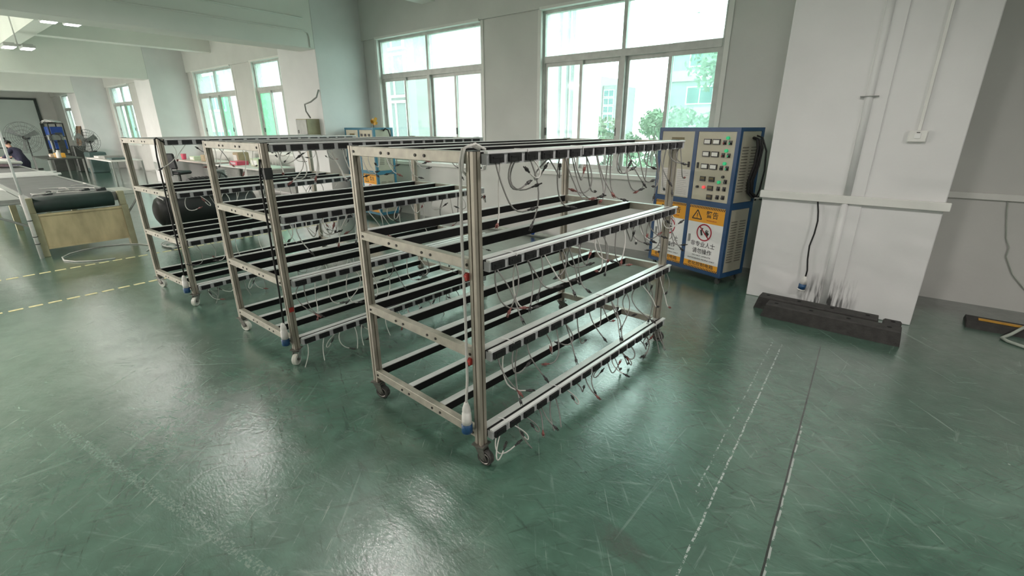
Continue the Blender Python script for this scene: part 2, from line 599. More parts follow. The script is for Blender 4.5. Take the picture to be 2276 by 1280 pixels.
# window wall: below the sills, above the heads, piers between
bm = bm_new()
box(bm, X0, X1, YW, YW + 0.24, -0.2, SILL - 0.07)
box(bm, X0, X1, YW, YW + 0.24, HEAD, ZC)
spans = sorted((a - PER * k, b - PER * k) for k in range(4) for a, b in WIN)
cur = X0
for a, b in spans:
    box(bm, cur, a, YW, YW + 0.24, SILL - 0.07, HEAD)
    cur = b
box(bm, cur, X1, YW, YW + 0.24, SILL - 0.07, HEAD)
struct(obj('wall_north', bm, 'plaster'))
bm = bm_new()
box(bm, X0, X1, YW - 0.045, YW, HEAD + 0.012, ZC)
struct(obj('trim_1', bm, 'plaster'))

# columns on the window wall and the beams they carry
for k in range(4):
    xa, xb = 0.45 - PER * k, 1.81 - PER * k
    bm = bm_new()
    box(bm, xa, xb, 3.728, YW, 0, ZC)
    struct(obj('column_%d' % (k + 1), bm, 'column_plaster' if k else 'column_grimy', bevel=0.006))
    bm = bm_new()
    box(bm, xb - 0.5, xb, Y0, 3.728, 3.03, ZC)
    struct(obj('beam_%d' % (k + 1), bm, 'ceiling_paint', bevel=0.01))
    for j, xs in enumerate((-5.30, -2.25)):
        bm = bm_new()
        box(bm, xs - 0.16 - PER * k, xs + 0.16 - PER * k, 0.95, YW - 0.045, 3.67, ZC)
        struct(obj('joist_%d' % (2 * k + j + 1), bm, 'ceiling_paint'))
bm = bm_new()
box(bm, X0, X1, 0.65, 0.95, 3.5, ZC)
struct(obj('beam_5', bm, 'ceiling_paint'))

# windows
PANE_TOP = ['glass_dusty', 'glass_dusty']


def window(n, a, b, panes):
    w = bpy.data.objects.new('window_%d' % n, None)
    COL.objects.link(w)
    struct(w)
    mid = (a + b) / 2
    yf0, yf1 = YW + 0.05, YW + 0.13
    t = 0.045
    bm = bm_new()
    box(bm, a, b, yf0, yf1, HEAD - t, HEAD)
    box(bm, a, b, yf0, yf1, SILL, SILL + t)
    box(bm, a, a + t, yf0, yf1, SILL + t, HEAD - t)
    box(bm, b - t, b, yf0, yf1, SILL + t, HEAD - t)
    box(bm, a + t, b - t, yf0 - 0.01, yf1, TRANS - 0.045, TRANS + 0.045)
    box(bm, mid - 0.035, mid + 0.035, yf0 - 0.005, yf1, SILL + t, TRANS - 0.045)
    box(bm, mid - 0.025, mid + 0.025, yf0, yf1, TRANS + 0.045, HEAD - t)
    obj('frame', bm, 'alu_frame', w)
    bm = bm_new()
    box(bm, a - 0.02, b + 0.02, YW - 0.05, YW + 0.05, SILL - 0.065, SILL)
    obj('window_sill', bm, 'white_trim', w, bevel=0.005)
    # reveal lining
    bm = bm_new()
    box(bm, a - 0.05, a + 0.006, YW - 0.012, YW + 0.06, SILL, HEAD + 0.03)
    box(bm, b - 0.006, b + 0.05, YW - 0.012, YW + 0.06, SILL, HEAD + 0.03)
    box(bm, a + 0.006, b - 0.006, YW - 0.06, YW + 0.06, HEAD - 0.006, HEAD + 0.030)
    obj('casing', bm, 'white_trim', w)
    for i, (p0, p1) in enumerate(((a + t, mid - 0.025), (mid + 0.025, b - t))):
        bm = bm_new()
        box(bm, p0, p1, yf0 + 0.035, yf0 + 0.041, TRANS + 0.045, HEAD - t)
        obj('pane', bm, 'glass_dusty', w)
    for h, (p0, p1) in enumerate(((a + t, mid - 0.035), (mid + 0.035, b - t))):
        hw = (p1 - p0) / 2
        for s in range(2):
            q0, q1 = (p0, p0 + hw + 0.025) if s == 0 else (p1 - hw - 0.025, p1)
            yo = yf0 + 0.012 + 0.034 * (s if h == 0 else 1 - s)
            z0, z1 = SILL + t, TRANS - 0.045
            g = 0.045
            bm = bm_new()
            box(bm, q0, q1, yo, yo + 0.026, z0, z0 + 0.06)
            box(bm, q0, q1, yo, yo + 0.026, z1 - 0.05, z1)
            box(bm, q0, q0 + g, yo, yo + 0.026, z0 + 0.06, z1 - 0.05)
            box(bm, q1 - g, q1, yo, yo + 0.026, z0 + 0.06, z1 - 0.05)
            sh = obj('sash', bm, 'alu_frame', w)
            bm = bm_new()
            box(bm, q0 + g, q1 - g, yo + 0.010, yo + 0.015, z0 + 0.06, z1 - 0.05)
            obj('pane', bm, panes[h * 2 + s], sh)
            bm = bm_new()
            hx = q0 + 0.022 if (h + s) % 2 == 0 else q1 - 0.022
            rbox(bm, (hx, yo - 0.008, 1.62), (0.02, 0.016, 0.11))
            obj('latch', bm, 'dark_steel', sh)


n = 0
for k in range(4):
    for j, (a, b) in enumerate(WIN):
        n += 1
        if k == 0:
            panes = ['glass_clear', 'glass_clear', 'glass_clear', 'glass_clear'] if j == 0 else ['glass_clear', 'glass_clear', 'glass_clear', 'glass_teal']
        else:
            panes = ['glass_clear', 'glass_teal', 'glass_green', 'glass_clear'] if j == 0 else ['glass_green', 'glass_clear', 'glass_green', 'glass_green']
        window(n, a - PER * k, b - PER * k, panes)

# big pale door in its dark frame, far end wall
bm = bm_new()
box(bm, X0, X0 + 0.05, 1.6, 4.0, 0, 3.1)
d1 = struct(obj('door_1', bm, 'door_panel'))
bm = bm_new()
box(bm, X0, X0 + 0.09, 4.0, 4.12, 0, 3.2)
box(bm, X0, X0 + 0.09, 1.5, 4.0, 3.1, 3.2)
obj('door_frame', bm, 'dark_frame', d1)

# ------------------------------------------------------------------ lamps
LX = [-2.2, -5.65, -8.9, -12.8, -16.6, -20.6, -25.0, -30.0]


def lamp(x, y, label, k=1.0):
    t = thing('ceiling_lamp', label, 'lamp', (x, y, 3.2), 0, 'twin-head ceiling lamps')
    bm = bm_new()
    cyl(bm, (0, 0.0, 0.06), (0, 0.0, 1.05), 0.012, 8)
    rbox(bm, (0, 0, 0.06), (0.05, 0.30, 0.03))
    rbox(bm, (0, 0, 1.04), (0.12, 0.12, 0.02))
    obj('bracket', bm, 'lamp_shell', t)
    for s in (-1, 1):
        bm = bm_new()
        rbox(bm, (0, s * 0.135, 0.028), (0.44, 0.19, 0.05))
        for q in range(6):
            rbox(bm, (-0.15 + q * 0.06, s * 0.135, 0.065), (0.008, 0.15, 0.03))
        h = obj('lamp_head', bm, 'lamp_shell', t)
        bm = bm_new()
        rbox(bm, (0, s * 0.135, -0.001), (0.41, 0.165, 0.008))
        obj('diffuser', bm, 'lamp_diffuser', h)
        ld = bpy.data.lights.new('lamp_light', 'AREA')
        ld.shape = 'RECTANGLE'
        ld.size, ld.size_y = 0.41, 0.165
        ld.energy = LAMP_W * k
        ld.color = (1.0, 0.93, 0.90) if k < 2 else (1.0, 0.89, 0.86)
        lo = bpy.data.objects.new('lamp_light', ld)
        COL.objects.link(lo)
        lo.parent = t
        lo.location = (0, s * 0.135, -0.012)
    return t


names = ['over the front wheeled rack', 'over the farthest wheeled rack', 'of the upper lit pair by the concrete beam',
         'of the lower lit pair down the hall', 'above the far end of the conveyor', 'above the seated person',
         'above the blue bins', 'nearest the far door']
for x, nm in zip(LX, names):
    lamp(x, 0.95 if x > -3 else (0.78 if x > -7 else 0.60), 'added unseen fill lamp ' + nm, 0.20 if x > -3 else (0.11 if x > -14 else 0.15))
for x, nm in zip((-25.0, -17.0, -12.8, -8.9, -4.6), ('farthest', 'fourth', 'third', 'second', 'nearest')):  # out-of-view lamps added to brighten the far hall
    lamp(x, -3.6 if x > -7 else (-6.0 if x > -20 else -7.0), nm + ' unseen fill lamp in the row added left of the conveyor', 1.0 if x > -7 else (2.5 if x > -10 else 15.0))
for x, y, nm, kk in ((-0.4, -4.6, 'behind the camera, left one', 0.7), (3.6, -4.6, 'behind the camera, right one', 0.6), (1.25, 0.95, 'between the front rack and the near column', 0.6), (4.6, 0.6, 'past the near column', 0.95)):  # out-of-view lamps added to lift the column, racks and right-hand walls
    lamp(x, y, 'added unseen fill lamp ' + nm, kk)

# ------------------------------------------------------------------ wheeled racks
RW, RL = 1.0135, 2.0628
ZL = [0.2066, 0.6634, 1.123, 1.60]
PS = 0.045


def post_mesh():
    s, g, d = PS / 2, 0.004, 0.007
    poly = [(-s, -s), (-g, -s), (-g, -s + d), (g, -s + d), (g, -s), (s, -s), (s, -g), (s - d, -g), (s - d, g), (s, g), (s, s),
            (g, s), (g, s - d), (-g, s - d), (-g, s), (-s, s), (-s, g), (-s + d, g), (-s + d, -g), (-s, -g)]
    bm = bm_new()
    prism(bm, poly, 0.12, 1.60)
    return mesh_of('post', bm, 'post_metal')


POST = post_mesh()
bm = bm_new()
rbox(bm, (0, 0, 1.602), (PS, PS, 0.004))
CAP = mesh_of('post_cap', bm, 'dark_steel')


def rail_mesh():
    bm = bm_new()
    box(bm, PS, RW - PS, 0, 0.04, -0.05, 0)
    return mesh_of('end_rail', bm, 'rail_metal', bevel=0.002)


RAIL = rail_mesh()


def bolts_mesh():
    bm = bm_new()
    for x in (0.06, 0.325, 0.395, 0.615, 0.685, RW - 0.06):
        cyl(bm, (x, 0.0, -0.027), (x, -0.004, -0.027), 0.0075, 8)
    return mesh_of('bolts', bm, 'bolt_dark')


BOLTS = bolts_mesh()
bm = bm_new()
box(bm, -0.02, 0.02, 0.041, RL - 0.041, -0.052, -0.003)
BEAM = mesh_of('beam', bm, 'beam_black')
bm = bm_new()
box(bm, -0.022, 0.022, 0.041, RL - 0.041, -0.003, 0.001)
BTOP = mesh_of('top_plate', bm, 'beam_top')
bm = bm_new()
box(bm, 0.0, 0.034, PS + 0.005, RL + 0.012, -0.056, -0.010)
DUCT = mesh_of('socket_strip', bm, 'duct_grey')
bm = bm_new()
box(bm, 0.016, 0.040, PS + 0.005, RL + 0.012, -0.009, 0.001)
LIP = mesh_of('lip', bm, 'lip_white')
bm = bm_new()
box(bm, 0.0005, 0.0155, PS + 0.006, RL + 0.011, -0.0095, -0.006)
GAP = mesh_of('channel', bm, 'panel_black')
bm = bm_new()
rbox(bm, (0.006, 0, -0.001), (0.014, 0.080, 0.036))
rbox(bm, (0.013, 0, 0.004), (0.006, 0.06, 0.006))
rbox(bm, (0.011, -0.022, -0.008), (0.006, 0.016, 0.012))
rbox(bm, (0.011, 0.022, -0.008), (0.006, 0.016, 0.012))
SOCK = mesh_of('socket', bm, 'socket_black')

# hanging leads: several shapes, shared by all racks
CABLES = []
rc = random.Random(3)
for v in range(22):
    ln = rc.uniform(0.12, 0.33)
    ox, oy = rc.uniform(0.03, 0.15), rc.uniform(-0.10, 0.12)
    cx, cy = rc.uniform(-0.02, 0.03), rc.uniform(-0.05, 0.05)
    hook = rc.uniform(-0.02, 0.06)
    pts = []
    hk = rc.choice((0, 0, 1, -1))
    for i in range(11):
        t = i / 10
        x = 0.004 + ox * t * t + cx * math.sin(PI * t)
        y = oy * t ** 1.6 + cy * math.sin(PI * t) + hk * 0.05 * max(0, t - 0.55) ** 1.5 * 3
        z = -ln * t + (hook + 0.10 * abs(hk)) * max(0, t - 0.6) ** 2 * 4
        pts.append(Vector((x, y, z)))
    meshes = {}
    for cm in ('cable_grey', 'cable_white'):
        bm = bm_new()
        tube(bm, pts, 0.0038, 5)
        meshes[cm] = mesh_of('cable', bm, cm, True)
    d = (pts[-1] - pts[-2]).normalized()
    CABLES.append((meshes, pts[-1], d.to_track_quat('-Z', 'Y').to_euler(), ln))
bm = bm_new()
tube(bm, [(0, 0, 0.004), (0, 0, -0.012), (0, 0, -0.020), (0, 0, -0.036)], [0.005, 0.006, 0.011, 0.010], 6)
bm.free()
PLUGS = []
for pm in ('plug_dark', 'plug_dark', 'plug_dark', 'plug_red'):
    bm2 = bm_new()
    tube(bm2, [(0, 0, 0.004), (0, 0, -0.010), (0, 0, -0.016), (0, 0, -0.030)], [0.0045, 0.005, 0.0088, 0.008], 6)
    for q in (-1, 1):
        rbox(bm2, (q * 0.0045, 0, -0.038), (0.002, 0.006, 0.017))
    PLUGS.append(mesh_of('plug', bm2, pm))


def caster(parent, x, y, dark, swing):
    bm = bm_new()
    rbox(bm, (0, 0, 0.104), (0.062, 0.062, 0.006))
    cyl(bm, (0, 0, 0.103), (0, 0, 0.088), 0.02, 10)
    for s in (-1, 1):
        v = [(-0.022, s * 0.017, 0.09), (0.022, s * 0.017, 0.09), (0.040, s * 0.017, 0.036), (0.012, s * 0.017, 0.030)]
        a = [bm.verts.new(q) for q in v]
        b = [bm.verts.new((q[0], q[1] + s * 0.003, q[2])) for q in v]
        bm.faces.new(a)
        bm.faces.new(b[::-1])
        for i in range(4):
            bm.faces.new((a[i], b[i], b[(i + 1) % 4], a[(i + 1) % 4]))
    rbox(bm, (0, 0, 0.0885), (0.048, 0.04, 0.004))
    cyl(bm, (0.024, -0.024, 0.038), (0.024, 0.024, 0.038), 0.007, 8)
    c = obj('caster', bm, 'caster_steel', parent, loc=(x, y, 0), rot=(0, 0, swing))
    c.scale = (1.2, 1.2, 1.12)
    bm = bm_new()
    prof = [(-0.014, 0.030), (-0.014, 0.036), (-0.010, 0.038), (0.010, 0.038), (0.014, 0.036), (0.014, 0.030), (0.009, 0.028), (0.009, 0.008), (-0.009, 0.008), (-0.009, 0.028)]
    n = 24
    rows = [[bm.verts.new((0.024 + r * math.cos(2 * PI * i / n), w, 0.038 + r * math.sin(2 * PI * i / n))) for w, r in prof] for i in range(n)]
    for i in range(n):
        q, s = rows[i], rows[(i + 1) % n]
        for j in range(len(prof)):
            bm.faces.new((q[j], q[(j + 1) % len(prof)], s[(j + 1) % len(prof)], s[j]))
    obj('wheel', bm, 'rubber_dark' if dark else 'wheel_white', c)
    bm = bm_new()
    ring(bm, (0.024, -0.0145, 0.038), (0, 1, 0), 0.027, 0.0022, 20, 4)
    ring(bm, (0.024, 0.0145, 0.038), (0, 1, 0), 0.027, 0.0022, 20, 4)
    obj('wheel_rim', bm, 'caster_steel' if dark else 'plug_body', c)


def plug_on_cable(parent, pts, r, cm, base, rz=0.0):
    bm = bm_new()
    tube(bm, pts, r, 8)
    c = obj('power_cable', bm, cm, parent, True)
    x, y, z = base
    bm = bm_new()
    prof = [(0, 0.010), (-0.01, 0.013), (-0.03, 0.020), (-0.045, 0.022), (-0.06, 0.021), (-0.062, 0.024), (-0.10, 0.026), (-0.125, 0.026)]
    tube(bm, [(x, y, z + a) for a, b in prof], [b for a, b in prof], 16)
    obj('plug_body', bm, 'plug_body', c, True)
    bm = bm_new()
    tube(bm, [(x, y, z - 0.125), (x, y, z - 0.128), (x, y, z - 0.175), (x, y, z - 0.178)], [0.022, 0.029, 0.029, 0.026], 16)
    obj('plug_collar', bm, 'plug_blue', c, True)


def rack(idx, loc, rz, label, dark, cm, fill):
    R = random.Random(40 + idx)
    t = thing('aging_rack', label, 'rack', loc, rz, 'wheeled test racks')
    h = PS / 2
    for x, y in ((-h, h), (-RW + h, h), (-h, RL - h), (-RW + h, RL - h)):
        po = link('post', POST, t, (x, y, 0))
        link('post_cap', CAP, po)
    for li, z in enumerate(ZL):
        for e in (0, 1):
            r = link('end_rail', RAIL, t, (-RW if e == 0 else 0, 0 if e == 0 else RL, z), (0, 0, 0 if e == 0 else PI))
            if e == 0:
                link('bolts', BOLTS, r)['kind'] = 'stuff'
        for x in (-0.024, -0.355, -0.655, -RW + 0.024):
            b = link('beam', BEAM, t, (x, 0, z))
            link('top_plate', BTOP, b)
        s = link('socket_strip', DUCT, t, (0, 0, z))
        link('lip', LIP, s)
        link('channel', GAP, s)
        pitch = (RL - 0.075) / 17
        for i in range(17):
            y = PS + 0.06 + i * pitch
            link('socket', SOCK, s, (0.034, y, -0.029))
            k = 0
            rr = R.random()
            cnt = 2 if rr < fill[li] - 0.5 else (1 if rr < fill[li] + 0.25 else 0)
            for q in range(cnt):
                cand = [c for c in CABLES if li > 0 or c[3] < 0.17]
                meshes, end, eul, ln = R.choice(cand)
                m2 = cm if R.random() < 0.8 else ('cable_white' if cm == 'cable_grey' else 'cable_grey')
                c = link('cable', meshes[m2], t, (0.030 + R.uniform(0, 0.008), y + R.uniform(-0.03, 0.03), z - 0.045), (0, 0, R.uniform(-0.9, 0.6)))
                if R.random() < 0.4:
                    c.scale = (1, -1, 1)
                link('plug', R.choice(PLUGS), c, end, eul)
    for x, y, sw in ((-h, h, 0.15 if idx == 1 else -0.9), (-RW + h, h, 0.35), (-h, RL - h, 0.5), (-RW + h, RL - h, 1.2)):
        caster(t, x, y, dark, sw)
    return t


R1 = rack(1, (0, 0, 0), -0.0702, 'nearest wheeled steel rack, dark casters, white power cable on its front post', True, 'cable_grey', (1.15, 1.3, 1.25, 1.45))
R2 = rack(2, (-1.846, -0.02, 0), -0.027, 'middle wheeled steel rack with black tape round its front post', False, 'cable_white', (0.9, 1.0, 1.05, 1.1))
R3 = rack(3, (-3.834, -0.005, 0), 0.025, 'farthest wheeled steel rack, beside the conveyor and black tank', False, 'cable_white', (0.6, 0.65, 0.7, 1.0))

# white cable ties round the strips of the nearest rack
bm = bm_new()
rbox(bm, (0.008, 0, 0.0035), (0.072, 0.005, 0.002))
rbox(bm, (0.044, 0, -0.02), (0.002, 0.005, 0.046))
TIE = mesh_of('cable_tie', bm, 'sign_white')
for z, ys in zip(ZL, ((0.16, 0.62), (0.20, 1.1), (0.22, 0.9), (0.30, 0.75, 1.35))):
    for y in ys:
        link('cable_tie', TIE, R1, (0, y, z), (0, 0, 0.25))

# mains leads that hang on the front posts
pts = [(-0.06, 0.10, 1.605), (-0.06, 0.05, 1.625), (-0.062, 0.0, 1.61), (-0.066, -0.014, 1.55), (-0.070, -0.016, 1.2), (-0.066, -0.016, 0.8), (-0.068, -0.018, 0.5), (-0.066, -0.030, 0.40), (-0.066, -0.034, 0.36)]
plug_on_cable(R1, pts, 0.007, 'cable_white', (-0.066, -0.034, 0.375))
bm = bm_new()
tube(bm, [(-0.045, 0.12, 1.605), (-0.045, 0.06, 1.63), (-0.048, 0.0, 1.615), (-0.052, -0.010, 1.56), (-0.054, -0.012, 1.52), (-0.050, 0.02, 1.49)], 0.006, 8)
obj('cable_loop', bm, 'cable_white', R1, True)
for z in (1.04, 0.60):
    bm = bm_new()
    rbox(bm, (-0.058, -0.006, z), (0.018, 0.02, 0.035))
    rbox(bm, (-0.058, -0.016, z + 0.006), (0.026, 0.008, 0.012))
    obj('cable_clip', bm, 'red_plastic', R1)
pts = [(-0.03, -0.006, 1.50), (-0.045, -0.012, 1.42), (-0.058, -0.014, 1.30), (-0.056, -0.014, 1.05), (-0.064, -0.014, 0.8), (-0.060, -0.018, 0.55), (-0.056, -0.026, 0.32)]
plug_on_cable(R2, pts, 0.007, 'cable_black', (-0.056, -0.034, 0.335))
bm = bm_new()
for k, (z, g) in enumerate(((1.40, 0.003), (1.415, 0.0045), (1.43, 0.003), (1.385, 0.002))):
    rbox(bm, (-PS / 2, PS / 2, z), (PS + 2 * g, PS + 2 * g, 0.03), rx=0.0)
obj('tape_band', bm, 'tape_black', R2)
part_box('tape_mark', 'red_plastic', R2, -0.004, 0.0015, 0.006, 0.04, 0.42, 0.455)
pts = [(0.01, 0.05, 1.57), (-0.01, 0.0, 1.61), (-0.05, -0.004, 1.6), (-0.07, -0.01, 1.45), (-0.066, -0.014, 1.1), (-0.072, -0.014, 0.8), (-0.066, -0.016, 0.5), (-0.060, -0.026, 0.30)]
plug_on_cable(R3, pts, 0.007, 'cable_black', (-0.058, -0.034, 0.315))

# ------------------------------------------------------------------ control cabinets
CW, CD, CZ0, CZ1 = 1.034, 0.415, 0.09, 1.68


def cabinet(loc, rz, label, blue, full):
    t = thing('control_cabinet', label, 'cabinet', loc, rz)
    part_box('body', 'cabinet_side', t, -CW + 0.012, -0.012, 0.010, CD - 0.01, CZ0 + 0.01, CZ1 - 0.01)
    bm = bm_new()
    f = 0.042
    for x0, x1 in ((-CW, -CW + f), (-f, 0)):
        box(bm, x0, x1, 0, f, CZ0, CZ1)
        box(bm, x0, x1, CD - f, CD, CZ0, CZ1)
        for z0, z1 in ((CZ0, CZ0 + 0.05), (0.845, 0.915), (CZ1 - 0.035, CZ1)):
            box(bm, x0, x1, f, CD - f, z0, z1)
    for z0, z1 in ((CZ0, CZ0 + 0.045), (0.855, 0.912), (CZ1 - 0.04, CZ1)):
        box(bm, -CW + f, -f, 0, 0.03, z0, z1)
        box(bm, -CW + f, -f, CD - 0.03, CD, z0, z1)
    box(bm, -0.545, -0.497, 0, 0.03, CZ0 + 0.045, 0.855)
    box(bm, -0.545, -0.497, 0, 0.03, 0.912, CZ1 - 0.04)
    box(bm, -CW + f, -f, 0.03, CD - 0.03, CZ1 - 0.012, CZ1)
    obj('frame', bm, blue, t)
    cells = ((-CW + f, -0.545), (-0.497, -f))
    for ci, (x0, x1) in enumerate(cells):
        d = part_box('door', 'cabinet_cream', t, x0 + 0.002, x1 - 0.002, 0.004, 0.010, 0.914, CZ1 - 0.042)
        if ci == 0:
            bm = bm_new()
            rbox(bm, (-0.765, 0.001, 1.545), (0.17, 0.004, 0.06))
            obj('name_plate', bm, 'brass_dark', d)
            for px in (-0.855, -0.64):
                pp = part_box('notice_sheet', 'paper', d, px - 0.095, px + 0.095, 0.0015, 0.004, 0.925, 1.23)
                bm = bm_new()
                for q in range(13):
                    w = 0.15 - 0.05 * random.random()
                    box(bm, px - 0.08, px - 0.08 + w, 0.0005, 0.0015, 1.205 - q * 0.021, 1.209 - q * 0.021)
                ink = obj('printed_lines', bm, 'paper_ink', d)
        elif full:
            for k, z in enumerate((1.537, 1.410, 1.280)):
                for x in (-0.370, -0.262):
                    mt = part_box('meter', 'panel_black', d, x - 0.043, x + 0.043, -0.010, 0.004, z - 0.028, z + 0.028)
                    mt2 = part_box('meter_face', 'meter_white', d, x - 0.034, x + 0.034, -0.012, -0.010, z - 0.019, z + 0.019)
                bm = bm_new()
                cyl(bm, (-0.132, 0.004, z + 0.041), (-0.132, -0.016, z + 0.041), 0.017, 14)
                obj('indicator_lamp', bm, 'lamp_green', d)
                for x, cmn in ((-0.166, 'red_plastic' if k < 2 else 'panel_black'), (-0.100, 'lamp_green')):
                    bm = bm_new()
                    rbox(bm, (x, 0.0, z - 0.006), (0.034, 0.010, 0.044))
                    cyl(bm, (x, -0.004, z - 0.012), (x, -0.020, z - 0.012), 0.011, 10)
                    sw = obj('selector_switch', bm, 'panel_black', d)
                    bm = bm_new()
                    rbox(bm, (x, -0.022, z - 0.012), (0.006, 0.008, 0.018), ry=0.4)
                    obj('knob', bm, cmn, sw)
            for x, z in ((-0.374, 1.147), (-0.262, 1.149), (-0.267, 1.054), (-0.264, 0.960)):
                tm = part_box('counter', 'panel_black', d, x - 0.032, x + 0.032, -0.010, 0.004, z - 0.026, z + 0.026)
                part_box('counter_face', 'brass_dark', d, x - 0.024, x + 0.024, -0.0115, -0.010, z - 0.004, z + 0.018)
            for x, z, cmn in ((-0.130, 1.184, 'panel_black'), (-0.168, 1.127, 'lamp_green'), (-0.346, 1.058, 'lamp_red'), (-0.430, 1.056, 'panel_black')):
                bm = bm_new()
                cyl(bm, (x, 0.004, z), (x, -0.016, z), 0.017 if cmn != 'panel_black' else 0.014, 14)
                obj('indicator_lamp', bm, cmn, d)
            for x, z in ((-0.097, 1.136), (-0.169, 1.058), (-0.099, 1.060), (-0.168, 0.966), (-0.101, 0.970)):
                bm = bm_new()
                rbox(bm, (x, 0.0, z), (0.034, 0.010, 0.044))
                cyl(bm, (x, -0.004, z - 0.005), (x, -0.020, z - 0.005), 0.012, 10)
                obj('selector_switch', bm, 'panel_black', d)
        else:
            for q in range(9):
                x, z = x0 + 0.08 + (q % 3) * 0.13, 1.55 - (q // 3) * 0.15
                bm = bm_new()
                rbox(bm, (x, 0.0, z), (0.06, 0.012, 0.045))
                obj('meter', bm, 'panel_black', d)
        bm = bm_new()
        rbox(bm, (x1 - 0.035 if ci == 0 else x0 + 0.038, -0.004, 1.287), (0.016, 0.016, 0.06))
        obj('door_latch', bm, 'panel_black', d)
        # lower door with its warning sign
        d = part_box('door', 'cabinet_cream', t, x0 + 0.002, x1 - 0.002, 0.004, 0.010, CZ0 + 0.047, 0.853)
        sx0, sx1 = x0 + 0.004, x1 - 0.002
        sc = (sx0 + sx1) / 2
        sg = part_box('warning_sign', 'sign_white', t, sx0, sx1, 0.001, 0.004, 0.128, 0.850)
        y = 0.0002
        part_box('orange_band', 'sign_orange', sg, sx0, sx1, y, 0.001, 0.668, 0.850)
        part_box('orange_band', 'sign_orange', sg, sx0, sx1, y, 0.001, 0.128, 0.212)
        bm = bm_new()
        nst = 22
        for q in range(nst):
            w = (sx1 - sx0) / nst
            for zz in (0.822, 0.128):
                a = sx0 + q * w
                vs = [bm.verts.new(v) for v in ((a, y - 0.0006, zz), (a + w * 0.5, y - 0.0006, zz), (min(sx1, a + w), y - 0.0006, zz + 0.028), (a + w * 0.5, y - 0.0006, zz + 0.028))]
                bm.faces.new(vs)
        obj('hazard_stripes', bm, 'sign_black', sg)

        def put(body, size, cxx, zz, mm='sign_black', width=None):
            me = text_mesh('lettering', body, size, mm, width)
            link('lettering', me, sg, (cxx, y - 0.0008, zz), (PI / 2, 0, 0))
        put('警告', 0.082, sc + 0.075, 0.762, width=0.15)
        put('WARNING', 0.020, sc + 0.075, 0.700, 'sign_red', 0.13)
        put('非专业人士', 0.066, sc, 0.418, width=0.315)
        put('请勿操作', 0.066, sc, 0.338, width=0.25)
        put('DO NOT OPERATE', 0.022, sc, 0.285, width=0.24)
        put('AUTHORIZED PEOPLE ONLY', 0.022, sc, 0.247, width=0.36)
        put('老化控制电箱', 0.050, sc, 0.184, width=0.34)
        bm = bm_new()
        tri = [(-0.062, -0.045), (0.062, -0.045), (0, 0.055)]
        for q in range(3):
            a, b = Vector(tri[q]), Vector(tri[(q + 1) % 3])
            m = (a + b) / 2
            dd = b - a
            rbox(bm, (sc - 0.115 + m.x, y - 0.001, 0.748 + m.y), (dd.length, 0.0012, 0.011), ry=-math.atan2(dd.y, dd.x))
        rbox(bm, (sc - 0.115, y - 0.001, 0.748), (0.008, 0.0012, 0.038))
        rbox(bm, (sc - 0.115, y - 0.001, 0.716), (0.009, 0.0012, 0.009))
        obj('warning_triangle', bm, 'sign_black', sg)
        bm = bm_new()
        cz = 0.560
        rin, rout, nn = 0.083, 0.098, 36
        vi = [bm.verts.new((sc + rin * math.cos(2 * PI * q / nn), y - 0.0014, cz + rin * math.sin(2 * PI * q / nn))) for q in range(nn)]
        vo = [bm.verts.new((sc + rout * math.cos(2 * PI * q / nn), y - 0.0014, cz + rout * math.sin(2 * PI * q / nn))) for q in range(nn)]
        for q in range(nn):
            bm.faces.new((vi[q], vo[q], vo[(q + 1) % nn], vi[(q + 1) % nn]))
        rbox(bm, (sc, y - 0.0012, cz), (0.168, 0.0008, 0.013), ry=PI / 4)
        obj('prohibition_ring', bm, 'sign_red', sg)
        bm = bm_new()
        rbox(bm, (sc - 0.035, y - 0.0006, cz - 0.005), (0.022, 0.0008, 0.062), ry=-0.3)
        rbox(bm, (sc - 0.028, y - 0.0006, cz + 0.036), (0.014, 0.0008, 0.03), ry=0.5)
        rbox(bm, (sc + 0.035, y - 0.0006, cz - 0.012), (0.046, 0.0008, 0.040), ry=0.4)
        for q in range(3):
            rbox(bm, (sc + 0.02 + q * 0.012, y - 0.0006, cz + 0.022 - q * 0.004), (0.008, 0.0008, 0.03), ry=0.5)
        obj('hand_pictogram', bm, 'sign_black', sg)
        bm = bm_new()
        rbox(bm, (x0 + 0.045, -0.008, 0.475), (0.018, 0.018, 0.085))
        obj('door_handle', bm, 'grey_steel', d)
    # vented side panels
    for z0, z1 in ((CZ0 + 0.05, 0.845), (0.915, CZ1 - 0.035)):
        sp = part_box('side_panel', 'cabinet_side', t, -0.014, -0.006, 0.045, CD - 0.045, z0 + 0.003, z1 - 0.003)
        bm = bm_new()
        for q in range(16):
            z = z0 + 0.12 + q * 0.030
            for yy in (0.13, 0.28):
                rbox(bm, (-0.004, yy, z), (0.008, 0.10, 0.006), ry=0.5)
        obj('louvres', bm, 'vent_dark', sp)['kind'] = 'stuff'
    for x, yy in ((-0.06, 0.06), (-CW + 0.06, 0.06), (-0.06, CD - 0.06), (-CW + 0.06, CD - 0.06)):
        bm = bm_new()
        rbox(bm, (x, yy, 0.083), (0.05, 0.05, 0.014))
        rbox(bm, (x, yy - 0.014, 0.058), (0.03, 0.004, 0.05))
        rbox(bm, (x, yy + 0.014, 0.058), (0.03, 0.004, 0.05))
        cyl(bm, (x, yy - 0.011, 0.03), (x, yy + 0.011, 0.03), 0.03, 14)
        obj('caster', bm, 'dark_steel', t)
    return t


CAB1 = cabinet((0.142, 3.817, 0), -0.342, 'blue framed cream control cabinet with orange warning signs beside the column', 'cabinet_blue', True)
CAB2 = cabinet((-6.092, 3.965, 0), -0.089, 'blue framed control cabinet behind the middle rack, yellow flags on top', 'cabinet_teal', False)
